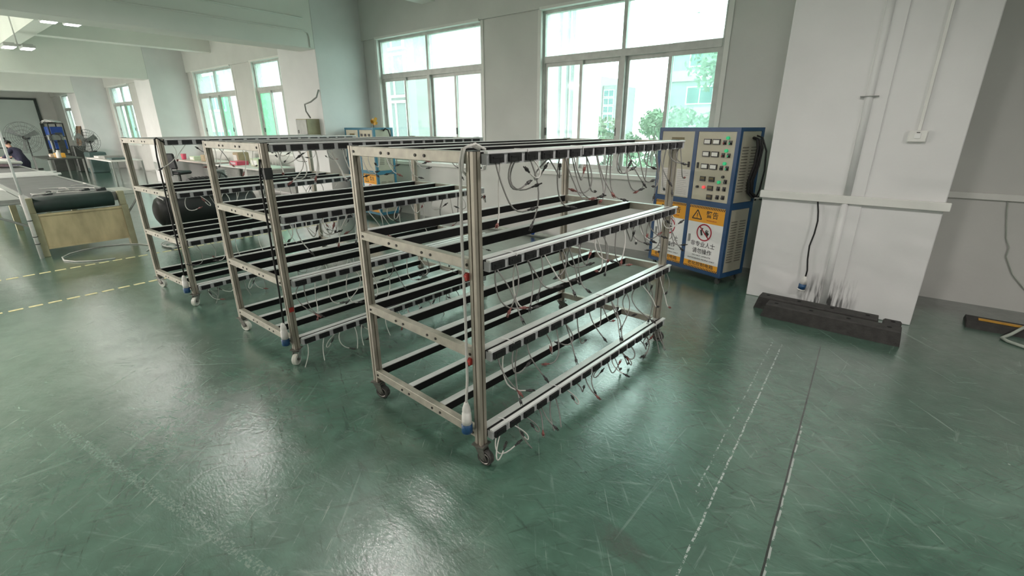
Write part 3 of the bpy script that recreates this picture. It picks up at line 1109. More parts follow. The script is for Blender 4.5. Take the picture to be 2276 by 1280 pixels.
# cable bundle down the side of the near cabinet
bm = bm_new()
for k, (dy, dx, r) in enumerate(((0, 0.0, 0.014), (0.03, 0.012, 0.012), (-0.02, 0.01, 0.010), (0.05, 0.02, 0.010))):
    tube(bm, [(-0.012, 0.24 + dy * 0.5, 1.58), (0.035 + dx, 0.245 + dy, 1.56), (0.055 + dx, 0.25 + dy, 1.48), (0.05 + dx, 0.24 + dy, 1.30),
              (0.03 + dx, 0.21 + dy, 1.15), (0.025 + dx, 0.24 + dy, 1.02), (0.03 + dx, 0.34 + dy, 0.96)], r, 8)
obj('cable_bundle', bm, 'cable_black', CAB1, True)
bm = bm_new()
tube(bm, [(-0.01, 0.30, 1.60), (0.05, 0.31, 1.58), (0.10, 0.33, 1.45), (0.11, 0.34, 1.25), (0.08, 0.36, 1.05), (0.04, 0.37, 0.93)], 0.009, 8)
obj('cable', bm, 'cable_black', CAB1, True)
for k in range(4):
    bm = bm_new()
    tube(bm, [(0.03 + 0.01 * k, 0.33, 0.99 - 0.01 * k), (0.05, 0.37 + 0.02 * k, 0.95), (0.045 + 0.01 * k, 0.42 + 0.02 * k, 0.97 - 0.02 * k)], 0.008, 6)
    obj('cable_end', bm, 'cable_white' if k % 2 else 'cable_black', CAB1, True)
bm = bm_new()
tube(bm, [(-0.30, 0.2, 1.68), (-0.30, 0.2, 1.73), (-0.28, 0.2, 1.80)], 0.006, 6)
obj('flag_stick', bm, 'cable_black', CAB2)
bm = bm_new()
for q in range(5):
    rbox(bm, (-0.29 + 0.03 * math.cos(q * 1.4), 0.2 + 0.03 * math.sin(q * 2), 1.75 + q * 0.016), (0.09, 0.004, 0.05), rz=q * 1.1, ry=0.3 * q)
obj('yellow_flag', bm, 'yellow_plastic', CAB2)
bm = bm_new()
tube(bm, [(-0.02, 0.22, 1.62), (0.04, 0.23, 1.66), (0.10, 0.25, 1.64), (0.12, 0.27, 1.55), (0.10, 0.3, 1.3)], 0.013, 8)
obj('cable_bundle', bm, 'cable_black', CAB2, True)

# ------------------------------------------------------------------ near column fittings
tr = struct(part_box('trim_2', 'white_trim', None, 0.43, 1.845, 3.688, 3.728, 1.028, 1.098, bevel=0.004))
tr = struct(part_box('trim_3', 'white_trim', None, 1.81, X1, YW - 0.03, YW, 1.03, 1.09, bevel=0.004))
bm = bm_new()
box(bm, 1.10, 1.262, 3.716, 3.728, 0.0, 1.028)
box(bm, 1.10, 1.262, 3.716, 3.728, 1.098, 3.03)
struct(obj('trim_4', bm, 'column_grimy', bevel=0.003))
p = thing('drain_pipe', 'white painted half-buried pipe running down the near column', 'pipe', (1.135, 3.722, 0))
bm = bm_new()
cyl(bm, (0, 0, 0.02), (0, 0, 1.028), 0.03, 16)
cyl(bm, (0, 0, 1.098), (0, 0, 3.05), 0.03, 16)
obj('pipe', bm, 'column_plaster', p, True)
bm = bm_new()
rbox(bm, (0, -0.004, 1.93), (0.13, 0.07, 0.006))
obj('strap', bm, 'grey_steel', p)

sw = thing('wall_switch', 'square white switch box high on the near column', 'switch', (1.515, 3.728, 1.612))
part_box('housing', 'white_trim', sw, -0.06, 0.06, -0.035, 0, -0.045, 0.045, bevel=0.006)
part_box('rocker', 'sign_white', sw, -0.02, 0.02, -0.040, -0.034, -0.018, 0.022, bevel=0.002)
bm = bm_new()
rbox(bm, (0, -0.036, 0.030), (0.022, 0.003, 0.005))
obj('pilot_mark', bm, 'panel_black', sw)
tag(part_box('conduit', 'white_trim', None, 1.505, 1.528, 3.706, 3.728, 1.657, 3.03, bevel=0.002), 'slim white conduit rising from the switch on the near column', 'conduit')

pc = thing('hanging_plug', 'black cable with white and blue plug hanging on the near column', 'plug', (0.945, 3.70, 0.18))
bm = bm_new()
tube(bm, [(-0.02, -0.005, 0.848), (0.0, -0.015, 0.76), (0.012, -0.02, 0.675), (0.006, -0.02, 0.55), (-0.012, -0.018, 0.43), (-0.004, -0.02, 0.30), (0.013, -0.025, 0.19), (0.008, -0.026, 0.10)], 0.007, 8)
obj('cable', bm, 'cable_black', pc, True)
bm = bm_new()
tube(bm, [(0.008, -0.026, 0.13), (0.006, -0.026, 0.10), (0.0, -0.026, 0.05)], [0.012, 0.024, 0.027], 14)
obj('plug_body', bm, 'plug_body', pc, True)
bm = bm_new()
tube(bm, [(0.0, -0.026, 0.05), (-0.004, -0.026, 0.0)], [0.032, 0.032], 14)
obj('plug_collar', bm, 'plug_blue', pc, True)
bm = bm_new()
tube(bm, [(-0.004, -0.026, 0.0), (-0.006, -0.026, -0.014)], [0.033, 0.031], 14)
obj('plug_rim', bm, 'plug_body', pc, True)

# rubber bumpers at the foot of the column


def bumper(loc, rz, ln, label):
    t = thing('rubber_bumper', label, 'bumper', loc, rz, 'rubber bumpers by the column')
    bm = bm_new()
    prof = [(0, 0), (0.17, 0), (0.155, 0.115), (0.145, 0.125), (0.025, 0.125), (0.015, 0.115)]
    a = [bm.verts.new((0, y, z)) for y, z in prof]
    b = [bm.verts.new((ln, y, z)) for y, z in prof]
    for v, s in zip(a, prof):
        v.co.x += s[1] * 0.25
    for v, s in zip(b, prof):
        v.co.x -= s[1] * 0.12
    bm.faces.new(a[::-1])
    bm.faces.new(b)
    for i in range(6):
        bm.faces.new((a[i], a[(i + 1) % 6], b[(i + 1) % 6], b[i]))
    obj('block', bm, 'rubber_block', t)
    for q in range(4):
        bm = bm_new()
        x = ln * (0.10 + 0.27 * q)
        cyl(bm, (x, 0.085, 0.1235), (x, 0.085, 0.1262), 0.017, 14)
        obj('bolt_hole', bm, 'hole_black', t)
    return t


bumper((0.700, 3.165, 0), -0.045, 1.04, 'black rubber bumper block on the floor, front one of the pair')
bumper((0.600, 3.365, 0), -0.045, 0.98, 'black rubber bumper block against the column, rear one of the pair')
bm = bm_new()
box(bm, 0, 0.13, 0, 0.16, 0, 0.105)
t = thing('rubber_block', 'short black rubber block at the right end of the rear bumper', 'bumper', (1.60, 3.33, 0), -0.05)
obj('block', bm, 'rubber_block', t, bevel=0.012)
bm = bm_new()
cyl(bm, (0.07, 0.10, 0.104), (0.07, 0.10, 0.1065), 0.017, 14)
obj('bolt_hole', bm, 'hole_black', t)

# cable guard, yellow bar, hose and wire at the right edge
t = thing('cable_guard', 'black rubber cable guard lying along the right wall', 'cable guard', (2.20, 3.98, 0), -0.03)
bm = bm_new()
prof = [(0, 0), (0.30, 0), (0.24, 0.05), (0.06, 0.05)]
a = [bm.verts.new((0.0, y, z)) for y, z in prof]
b = [bm.verts.new((1.1, y, z)) for y, z in prof]
bm.faces.new(a[::-1])
bm.faces.new(b)
for i in range(4):
    bm.faces.new((a[i], a[(i + 1) % 4], b[(i + 1) % 4], b[i]))
obj('base', bm, 'rubber_block', t)
part_box('yellow_lid', 'yellow_plastic', t, 0.08, 1.1, 0.125, 0.165, 0.05, 0.06)
bm = bm_new()
tube(bm, [(2.75, 4.30, 0.10), (2.64, 4.22, 0.075), (2.55, 4.03, 0.075), (2.47, 3.90, 0.04), (2.41, 3.83, 0.013), (2.44, 3.77, 0.013), (2.53, 3.70, 0.013), (2.70, 3.66, 0.013), (3.0, 3.70, 0.013)], 0.013, 8)
tag(obj('grey_hose', bm, 'hose_grey', smooth=True), 'pale green grey hose bent on the floor at the right edge', 'hose')
bm = bm_new()
tube(bm, [(2.314, 4.774, 1.03), (2.33, 4.772, 0.93), (2.384, 4.776, 0.686), (2.425, 4.768, 0.605), (2.425, 4.772, 0.518), (2.508, 4.772, 0.354), (2.616, 4.772, 0.232), (2.8, 4.772, 0.12)], 0.005, 6)
tag(obj('wall_wire', bm, 'hose_grey', smooth=True), 'thin grey wire trailing down the wall right of the column', 'wire')

# pipe and valve on the floor under the window
t = thing('floor_pipe', 'grey pipe lying on the floor under the window, blue-white valve', 'pipe', (-3.0, 4.60, 0))
bm = bm_new()
cyl(bm, (-1.4, 0.03, 0.035), (0.6, 0.03, 0.035), 0.03, 10)
obj('pipe', bm, 'hose_grey', t, True)
bm = bm_new()
cyl(bm, (0.02, 0.03, 0.03), (0.02, 0.03, 0.11), 0.045, 12)
cyl(bm, (0.02, 0.03, 0.11), (0.02, 0.03, 0.13), 0.02, 10)
obj('valve', bm, 'bin_blue', t, True)

# far column box and conduits on the beam
t = thing('junction_box', 'grey electrical box on the column beyond the racks', 'electrical box', (-7.62, 3.60, 1.58))
part_box('case', 'olive_steel', t, -0.20, 0.20, -0.128, 0.128, -0.26, 0.26, bevel=0.005)
part_box('lid', 'grey_steel', t, -0.185, 0.185, -0.136, -0.128, -0.245, 0.245)
part_box('keyhole', 'panel_black', t, -0.14, -0.115, -0.142, -0.136, 0.0, 0.06)
bm = bm_new()
tube(bm, [(-7.50, 3.60, 1.856), (-7.56, 3.56, 1.98), (-7.50, 3.52, 2.10), (-7.38, 3.58, 2.14), (-7.30, 3.66, 2.22), (-7.28, 3.71, 2.35)], 0.014, 8)
tag(obj('flexible_conduit', bm, 'grey_steel', smooth=True), 'curly grey flexible conduit above the electrical box', 'conduit')
for z, lab in ((3.50, 'upper thin conduit along the side of the near concrete beam'), (3.30, 'lower thin conduit along the side of the near concrete beam')):
    bm = bm_new()
    pts = [(-7.245, Y0 + 0.01, z), (-7.245, 3.55, z)]
    if z < 3.4:
        pts += [(-7.245, 3.62, z - 0.02), (-7.245, 3.64, z - 0.08), (-7.245, 3.64, 3.05)]
    tube(bm, pts, 0.012, 8)
    tag(obj('conduit', bm, 'ceiling_paint', smooth=True), lab, 'conduit')

# ------------------------------------------------------------------ floor tape
TAPE = None
for xt, lab in ((-5.14, 'dashed yellow floor tape line nearer the racks'), (-6.61, 'dashed yellow floor tape line nearer the conveyor')):
    t = thing('floor_tape', lab, 'floor tape', (xt, 0, 0), 0.02, 'yellow dashed floor tape lines')
    if TAPE is None:
        bm = bm_new()
        rbox(bm, (0, 0, 0.0011), (0.045, 0.105, 0.0016))
        TAPE = mesh_of('dash', bm, 'tape_yellow')
    for q in range(42):
        link('dash', TAPE, t, (random.uniform(-0.004, 0.004), -2.6 + q * 0.145, 0))

# ------------------------------------------------------------------ conveyor table
cv = thing('conveyor_table', 'long belt conveyor with beige steel end panel and dark green roller', 'conveyor', (-7.6, 0, 0))
bm = bm_new()
box(bm, -8.4, -0.10, -0.50, 0.36, 0.72, 0.80)
obj('belt', bm, 'belt_grey', cv)
bm = bm_new()
cyl(bm, (-0.10, -0.50, 0.695), (-0.10, 0.36, 0.695), 0.105, 24)
obj('end_roller', bm, 'belt_green', cv, True)
bm = bm_new()
box(bm, -0.03, 0.0, -0.50, 0.42, 0.10, 0.585)
box(bm, -0.03, 0.012, -0.50, 0.42, 0.555, 0.585)
box(bm, -0.03, 0.012, -0.50, 0.42, 0.10, 0.125)
obj('end_panel', bm, 'beige_steel', cv)
for y0, y1 in ((-0.58, -0.50), (0.42, 0.50)):
    bm = bm_new()
    box(bm, -0.10, 0.02, y0, y1, 0.0, 0.60)
    box(bm, -0.10, -0.02, y0, y1, 0.60, 0.80)
    obj('leg', bm, 'olive_steel', cv, bevel=0.004)
for x in (-2.8, -5.6, -8.3):
    for y in (-0.46, 0.32):
        part_box('leg', 'olive_steel', cv, x - 0.04, x + 0.04, y - 0.04, y + 0.04, 0, 0.72)
part_box('side_rail', 'grey_steel', cv, -8.4, -0.11, 0.36, 0.44, 0.66, 0.79)
part_box('side_rail', 'grey_steel', cv, -8.4, -0.11, -0.58, -0.50, 0.66, 0.79)
part_box('seam_strip', 'dark_steel', cv, -8.2, -0.10, 0.325, 0.345, 0.80, 0.803)
bm = bm_new()
tube(bm, [(-0.05, 0.46, 0.42), (-0.02, 0.60, 0.62), (0.0, 0.70, 0.78)], 0.014, 8)
obj('bracket', bm, 'grey_steel', cv)
bm = bm_new()
for x0_, x1_ in ((-1.6, -0.05),):
    box(bm, x0_, x1_, -1.75, -0.60, 0.76, 0.80)
obj('side_wing', bm, 'grey_steel', cv)
bm = bm_new()
tube(bm, [(-0.05, -0.56, 0.40), (-0.05, -1.15, 0.755)], 0.016, 8)
tube(bm, [(-0.05, -0.59, 0.745), (-0.05, -1.75, 0.745)], 0.014, 8)
obj('wing_strut', bm, 'grey_steel', cv)

t = thing('white_pole', 'white pole standing at the left corner of the conveyor', 'pole', (-7.54, -0.60, 0))
bm = bm_new()
cyl(bm, (0, 0, 0.0), (0, 0, 0.86), 0.024, 12)
obj('sleeve', bm, 'cable_white', t, True)
bm = bm_new()
cyl(bm, (0, 0, 0.86), (0, 0, 2.05), 0.014, 12)
obj('rod', bm, 'sign_white', t, True)
for z in (0.20, 0.30, 0.52):
    bm = bm_new()
    ring(bm, (0, 0, z), (0, 0, 1), 0.027, 0.006, 14, 5)
    obj('tie', bm, 'dark_steel', t)

# things lying on the conveyor
for k in range(7):
    lab = ['long white plastic strip on the belt, nearest of the bundle', 'long white plastic strip on the belt, second of the bundle', 'long white plastic strip on the belt, third of the bundle',
           'long white plastic strip on the belt, middle of the bundle', 'long white plastic strip on the belt, third from the far side', 'long white plastic strip on the belt, second from the far side',
           'long white plastic strip on the belt, farthest of the bundle'][k]
    bm = bm_new()
    rbox(bm, (0, 0, 0.012), (0.05, 0.95 + 0.12 * (k % 3), 0.022))
    o = obj('plastic_strip', bm, 'sign_white')
    o.location = (-11.6 - 0.20 * k, -0.06 + 0.03 * (k % 2), 0.803)
    o.rotation_euler = (0, 0, 0.05 * (k % 3 - 1))
    tag(o, lab, 'plastic strip', 'white strips on the conveyor belt')
rr = random.Random(11)
for k in range(9):
    bm = bm_new()
    bx, by = -7.95 - rr.random() * 0.7, -0.35 + rr.random() * 0.55
    zb = 0.808 + 0.004 * k
    pts = [(bx, by, zb)]
    a = rr.random() * 6
    for q in range(7):
        a += rr.uniform(-0.7, 0.7)
        bx += 0.09 * math.cos(a)
        by = max(-0.46, min(0.31, by + 0.09 * math.sin(a)))
        bx = min(-7.8, bx)
        pts.append((bx, by, zb))
    tube(bm, pts, 0.006, 6)
    tag(obj('loose_cable', bm, 'cable_white', smooth=True), 'thin pale cable in the tangle on the conveyor end', 'cable', 'cable tangle on the conveyor end')
for k, (x, y, lab) in enumerate(((-7.93, -0.30, 'small black clamp at the left of the conveyor end'), (-7.95, 0.12, 'small black clamp at the middle of the conveyor end'), (-7.90, 0.30, 'small black clamp at the right corner of the conveyor end'))):
    bm = bm_new()
    rbox(bm, (0, 0, 0.014), (0.05, 0.11, 0.028), rz=0.3)
    rbox(bm, (0, 0.02, 0.034), (0.03, 0.06, 0.02), rz=0.3)
    o = obj('clamp', bm, 'panel_black')
    o.location = (x, y, 0.802)
    tag(o, lab, 'clamp')
bm = bm_new()
for q in range(5):
    a0 = q * 1.3
    tube(bm, [(0.25 * math.cos(a0 + s * 0.5) * (0.7 + 0.1 * q), 0.12 * math.sin(a0 + s * 0.5) * (0.8 + 0.1 * q), 0.008 + 0.004 * q) for s in range(12)], 0.006, 6)
o = obj('cable_coil', bm, 'cable_white', smooth=True)
o.location = (-6.95, 0.78, 0.0)
tag(o, 'loose white cable coil on the floor beside the conveyor leg', 'cable')
bm = bm_new()
tube(bm, [(-7.2 + 0.5 * math.cos(s * 0.45 + 0.8), 0.05 + 0.5 * math.sin(s * 0.45 + 0.8), 0.008) for s in range(13)], 0.008, 6)
tag(obj('cable_loop', bm, 'cable_white', smooth=True), 'thin pale cable loop on the floor in front of the conveyor', 'cable')

# ------------------------------------------------------------------ air compressor
t = thing('air_compressor', 'black air compressor tank lying behind the farthest rack', 'compressor', (-7.35, 0.75, 0), 0.06)
bm = bm_new()
pr = [(0, 0.02), (0.02, 0.14), (0.06, 0.21), (0.13, 0.245), (1.40, 0.245), (1.47, 0.21), (1.51, 0.14), (1.53, 0.02)]
tube(bm, [(0, a, 0.46) for a, b in pr], [b for a, b in pr], 28)
obj('tank', bm, 'tank_black', t, True)
for y in (0.25, 1.28):
    for s in (-1, 1):
        part_box('foot', 'dark_steel', t, s * 0.17 - 0.03, s * 0.17 + 0.03, y - 0.03, y + 0.03, 0, 0.30)
part_box('deck', 'dark_steel', t, -0.16, 0.16, 0.45, 1.2, 0.70, 0.72)
bm = bm_new()
cyl(bm, (0, 0.55, 0.83), (0, 0.88, 0.83), 0.10, 18)
for q in range(5):
    cyl(bm, (0, 0.60 + q * 0.055, 0.83), (0, 0.62 + q * 0.055, 0.83), 0.115, 18)
obj('motor', bm, 'chair_black', t)
bm = bm_new()
rbox(bm, (0, 1.05, 0.82), (0.16, 0.16, 0.2))
rbox(bm, (-0.02, 1.05, 0.97), (0.12, 0.12, 0.12))
for q in range(4):
    rbox(bm, (-0.02, 1.05, 0.93 + q * 0.03), (0.16, 0.16, 0.008))
obj('pump', bm, 'grey_steel', t)
bm = bm_new()
ring(bm, (0.13, 0.95, 0.86), (1, 0, 0), 0.14, 0.016, 24, 6)
for q in range(5):
    a = q * 2 * PI / 5
    cyl(bm, (0.13, 0.95, 0.86), (0.13, 0.95 + 0.14 * math.cos(a), 0.86 + 0.14 * math.sin(a)), 0.01, 6)
obj('flywheel', bm, 'dark_steel', t)
bm = bm_new()
tube(bm, [(0.05, 0.06, 0.70), (0.12, 0.1, 0.66), (0.2, 0.16, 0.52), (0.22, 0.2, 0.38), (0.2, 0.24, 0.26)], 0.009, 6)
obj('air_hose', bm, 'cable_white', t, True)
bm = bm_new()
cyl(bm, (0.10, 0.30, 0.72), (0.10, 0.30, 0.80), 0.03, 12)
cyl(bm, (0.0, 0.25, 0.70), (0.0, 0.25, 0.76), 0.02, 8)
obj('gauge', bm, 'sign_white', t)

# ------------------------------------------------------------------ work desks beyond
def desk(loc, ln, dp, label, top, zt=0.75, panel=None):
    t = thing('work_desk', label, 'desk', loc, 0)
    part_box('desk_top', top, t, 0, ln, 0, dp, zt - 0.035, zt, bevel=0.004)
    for x in (0.03, ln - 0.03):
        for y in (0.03, dp - 0.03):
            part_box('leg', 'grey_steel', t, x - 0.02, x + 0.02, y - 0.02, y + 0.02, 0, zt - 0.035)
    if panel:
        part_box('back_panel', panel, t, 0.05, ln - 0.05, dp - 0.05, dp - 0.03, 0.1, zt - 0.05)
    return t


desk((-16.25, 3.85, 0), 2.6, 0.85, 'white work desk under the far windows with a pink cup', 'table_pink', panel='grey_steel')
desk((-12.9, 3.75, 0), 2.6, 0.85, 'pale work desk under the far windows with an instrument box', 'table_white', panel='grey_steel')
desk((-22.4, 1.5, 0), 2.6, 0.9, 'dark topped bench behind the conveyor with yellow boxes', 'dark_steel')
desk((-19.7, 2.45, 0), 2.8, 0.8, 'pale bench stacked with flat panels behind the conveyor', 'table_white')


def small(name, bm, m, loc, label, cat, group=None, smooth=False, rz=0):
    o = obj(name, bm, m, smooth=smooth)
    o.location = loc
    o.rotation_euler = (0, 0, rz)
    return tag(o, label, cat, group)


def stuff_box(name, m, loc, size, label, cat, m2=None, rz=0.0, group=None):
    t = thing(name, label, cat, loc, rz, group)
    bm = bm_new()
    rbox(bm, (0, 0, size[2] / 2), size)
    obj('body', bm, m, t, bevel=min(size) * 0.06)
    if m2:
        bm = bm_new()
        rbox(bm, (0, -size[1] / 2 - 0.003, size[2] * 0.5), (size[0] * 0.7, 0.006, size[2] * 0.55))
        obj('front_panel', bm, m2, t)
    return t


bm = bm_new()
tube(bm, [(0, 0, 0), (0, 0, 0.02), (0, 0, 0.16), (0, 0, 0.17)], [0.05, 0.06, 0.075, 0.07], 14)
small('cup', bm, 'pink_plastic', (-15.9, 4.05, 0.75), 'pink cup on the white work desk', 'cup', smooth=True)
stuff_box('parts_box', 'pale_green', (-15.2, 4.15, 0.75), (0.35, 0.25, 0.12), 'pale green parts box on the white work desk', 'box', 'sign_white')
stuff_box('parts_box', 'cardboard', (-14.5, 4.2, 0.75), (0.30, 0.25, 0.18), 'small brown carton at the end of the white work desk', 'box', 'cardboard')
stuff_box('instrument', 'pale_green', (-11.2, 4.2, 0.75), (0.42, 0.3, 0.20), 'pale instrument box on the desk under the far windows', 'instrument', 'sign_white')
stuff_box('parts_tray', 'pink_plastic', (-12.2, 4.1, 0.75), (0.45, 0.3, 0.10), 'red parts tray on the desk under the far windows', 'tray', 'pink_cloth')
stuff_box('carton', 'cardboard', (-12.6, 4.35, 0.75), (0.30, 0.3, 0.30), 'brown carton behind the red parts tray', 'box', 'paper')
for k in range(5):
    bm = bm_new()
    tube(bm, [(0, 0, 0), (0, 0, 0.01), (0, 0, 0.12), (0, 0, 0.15), (0, 0, 0.19)], [0.035, 0.04, 0.04, 0.018, 0.016], 10)
    small('bottle', bm, ('cable_white', 'pale_green', 'pink_cloth', 'cardboard', 'teal_board')[k], (-11.9 + 0.16 * k, 4.42, 0.75),
          'small ' + ('white', 'pale green', 'pink', 'tan', 'teal')[k] + ' bottle at the back of the pale work desk', 'bottle', 'bottles on the pale desk', True)
for k, (w, hgt) in enumerate(((0.55, 0.06), (0.5, 0.09), (0.6, 0.05))):
    stuff_box('flat_panel', ('table_white', 'grey_steel', 'teal_board')[k], (-19.2 + 0.75 * k, 2.85, 0.75), (w, 0.5, hgt), ('white', 'grey', 'teal')[k] + ' flat panel stack on the pale bench', 'panel')
stuff_box('carton', 'yellow_plastic', (-20.6, 1.95, 0.75), (0.30, 0.25, 0.14), 'yellow carton on the dark bench', 'box', 'cardboard')
stuff_box('carton', 'cardboard', (-21.1, 1.9, 0.75), (0.36, 0.25, 0.10), 'low tan carton on the dark bench', 'box', 'paper')
bm = bm_new()
tube(bm, [(0, 0, 0), (0, 0, 0.02), (0, 0, 0.17), (0, 0, 0.20), (0, 0, 0.25)], [0.06, 0.065, 0.06, 0.03, 0.028], 12)
small('bottle', bm, 'cable_white', (-20.15, 1.85, 0.75), 'white bottle standing on the dark bench', 'bottle', smooth=True)

# office chair
t = thing('work_chair', 'black padded work chair in front of the white desk', 'chair', (-14.2, 3.30, 0), 0.5)
bm = bm_new()
rbox(bm, (0, 0, 0.50), (0.46, 0.46, 0.09))
obj('seat', bm, 'chair_black', t, bevel=0.035)
bm = bm_new()
rbox(bm, (0, -0.24, 0.82), (0.42, 0.07, 0.42), rx=0.12)
obj('backrest', bm, 'chair_black', t, bevel=0.03)
bm = bm_new()
rbox(bm, (0, -0.24, 0.58), (0.06, 0.02, 0.3))
cyl(bm, (0, 0, 0.10), (0, 0, 0.46), 0.03, 10)
obj('column', bm, 'dark_steel', t)
for q in range(5):
    a = q * 2 * PI / 5
    bm = bm_new()
    tube(bm, [(0, 0, 0.12), (0.26 * math.cos(a), 0.26 * math.sin(a), 0.07)], [0.028, 0.016], 6)
    cyl(bm, (0.26 * math.cos(a), 0.26 * math.sin(a), 0.03), (0.28 * math.cos(a), 0.28 * math.sin(a), 0.03), 0.03, 10)
    obj('base_arm', bm, 'dark_steel', t)

# ------------------------------------------------------------------ fans
def fan(loc, rz, R, hub_z, label, foot=True):
    t = thing('fan', label, 'fan', loc, rz)
    bm = bm_new()
    for y in (-0.09, 0.09):
        for q in range(1, 5):
            ring(bm, (0, y * (1 - 0.04 * q), hub_z), (0, 1, 0), R * q / 4 * (1 if y else 1), 0.006, 26, 4)
        for q in range(16):
            a = q * 2 * PI / 16
            tube(bm, [(0.05 * math.cos(a), y * 1.15, hub_z + 0.05 * math.sin(a)), (R * math.cos(a), y * 0.8, hub_z + R * math.sin(a))], 0.004, 4)
    obj('cage', bm, 'fan_grey', t)
    for q in range(3):
        bm = bm_new()
        a = q * 2 * PI / 3 + 0.4
        c = Vector((math.cos(a), 0, math.sin(a)))
        s = Vector((-math.sin(a), 0, math.cos(a)))
        vs = [bm.verts.new(Vector((0, 0, hub_z)) + c * r + s * w + Vector((0, yy, 0))) for r, w, yy in
              ((0.06, -0.04, 0.03), (R * 0.88, -0.10, 0.05), (R * 0.9, 0.10, -0.05), (0.06, 0.05, -0.03))]
        vb = [bm.verts.new(v.co + Vector((0, 0.006, 0))) for v in vs]
        bm.faces.new(vs)
        bm.faces.new(vb[::-1])
        for i in range(4):
            bm.faces.new((vs[i], vb[i], vb[(i + 1) % 4], vs[(i + 1) % 4]))
        obj('blade', bm, 'fan_grey', t)
    bm = bm_new()
    cyl(bm, (0, 0.06, hub_z), (0, 0.32, hub_z), 0.085, 16)
    obj('motor', bm, 'dark_steel', t, True)
    bm = bm_new()
    cyl(bm, (0, 0.2, 0.03), (0, 0.2, hub_z), 0.022, 10)
    obj('pole', bm, 'dark_steel', t)
    bm = bm_new()
    cyl(bm, (0, 0.2, 0), (0, 0.2, 0.035), 0.22 if foot else 0.14, 20)
    obj('base', bm, 'dark_steel', t)
    return t


fan((-27.3, 2.05, 0), 1.0, 0.62, 1.30, 'large round pedestal fan in front of the pale far door')
t = stuff_box('low_cabinet', 'teal_board', (-23.5, 3.45, 0), (0.75, 0.55, 0.78), 'teal low cabinet carrying a fan by the far column', 'cabinet', 'grey_steel')
fan((-23.45, 3.30, 0.785), 0.9, 0.42, 0.42, 'grey wire cage fan standing on the teal low cabinet', False)

# dark machines and the seated person
t = thing('press_machine', 'dark upright machine beside the large pedestal fan', 'machine', (-25.6, 2.75, 0))
part_box('base', 'dark_steel', t, -0.3, 0.3, -0.3, 0.3, 0, 0.7, bevel=0.01)
part_box('column', 'dark_steel', t, -0.08, 0.08, 0.05, 0.25, 0.7, 1.5)
part_box('head', 'fan_grey', t, -0.14, 0.14, -0.22, 0.25, 1.2, 1.42, bevel=0.02)
bm = bm_new()
ring(bm, (0.18, 0.0, 1.3), (1, 0, 0), 0.16, 0.015, 20, 5)
obj('hand_wheel', bm, 'panel_black', t)
bm = bm_new()
cyl(bm, (0, -0.15, 0.75), (0, -0.15, 1.2), 0.03, 10)
obj('spindle', bm, 'grey_steel', t)
stuff_box('dark_crate', 'dark_steel', (-24.6, 3.25, 0), (0.5, 0.5, 1.0), 'tall dark crate to the right of the dark machine', 'crate', 'tank_black')

t = thing('stool', 'grey stool under the seated person', 'stool', (-20.74, 1.08, 0))
bm = bm_new()
cyl(bm, (0, 0, 0.37), (0, 0, 0.405), 0.17, 18)
obj('seat', bm, 'grey_steel', t)
for q in range(4):
    a = q * PI / 2 + 0.4
    bm = bm_new()
    tube(bm, [(0.12 * math.cos(a), 0.12 * math.sin(a), 0.37), (0.18 * math.cos(a), 0.18 * math.sin(a), 0)], 0.014, 6)
    obj('leg', bm, 'grey_steel', t)


def skin_mesh(name, verts, edges, radii, m, parent=None, root=0, sub=2):
    me = bpy.data.meshes.new(name)
    me.from_pydata(verts, edges, [])
    o = link(name, me, parent)
    mod = o.modifiers.new('skin', 'SKIN')
    for i, r in enumerate(radii):
        sv = me.skin_vertices[0].data[i]
        sv.radius = (r, r) if not isinstance(r, tuple) else r
        sv.use_root = i == root
    o.modifiers.new('sub', 'SUBSURF').levels = sub
    o.modifiers['sub'].render_levels = sub
    me.materials.append(MATS[m])
    dg = bpy.context.evaluated_depsgraph_get()
    me2 = bpy.data.meshes.new_from_object(o.evaluated_get(dg))
    o.modifiers.clear()
    o.data = me2
    me2.materials.clear()
    me2.materials.append(MATS[m])
    for f in me2.polygons:
        f.use_smooth = True
    return o


P = thing('person', 'person in a dark navy top bending over work at the bench', 'person', (-20.74, 1.08, 0), 3.75)
# body faces local +x : pelvis, spine, chest, neck, arms, legs
bv = [(0, 0, 0.56), (0.06, 0, 0.72), (0.17, 0, 0.90), (0.26, 0, 1.02), (0.31, 0, 1.08),
      (0.22, 0.17, 0.99), (0.33, 0.23, 0.82), (0.52, 0.15, 0.80), (0.22, -0.17, 0.99), (0.33, -0.23, 0.82), (0.52, -0.15, 0.80),
      (0.04, 0.10, 0.53), (0.42, 0.13, 0.52), (0.40, 0.13, 0.10), (0.50, 0.13, 0.05), (0.04, -0.10, 0.53), (0.42, -0.13, 0.52), (0.40, -0.13, 0.10), (0.50, -0.13, 0.05)]
be = [(0, 1), (1, 2), (2, 3), (3, 4), (3, 5), (5, 6), (6, 7), (3, 8), (8, 9), (9, 10), (0, 11), (11, 12), (12, 13), (13, 14), (0, 15), (15, 16), (16, 17), (17, 18)]
br = [0.15, 0.14, 0.15, 0.11, 0.055, 0.065, 0.048, 0.036, 0.065, 0.048, 0.036, 0.10, 0.07, 0.045, 0.045, 0.10, 0.07, 0.045, 0.045]
skin_mesh('body', bv, be, br, 'navy_cloth', P)
hv = [(0.31, 0, 1.08), (0.36, 0, 1.14), (0.41, 0, 1.20), (0.44, 0, 1.26), (0.50, 0, 1.19)]
skin_mesh('head', hv, [(0, 1), (1, 2), (2, 3), (2, 4)], [0.05, 0.06, 0.085, 0.08, 0.018], 'skin', P)
skin_mesh('hair', [(0.36, 0, 1.17), (0.40, 0, 1.245), (0.45, 0, 1.29), (0.35, 0, 1.22)], [(0, 1), (1, 2), (1, 3)], [0.07, 0.105, 0.09, 0.085], 'hair_black', P)
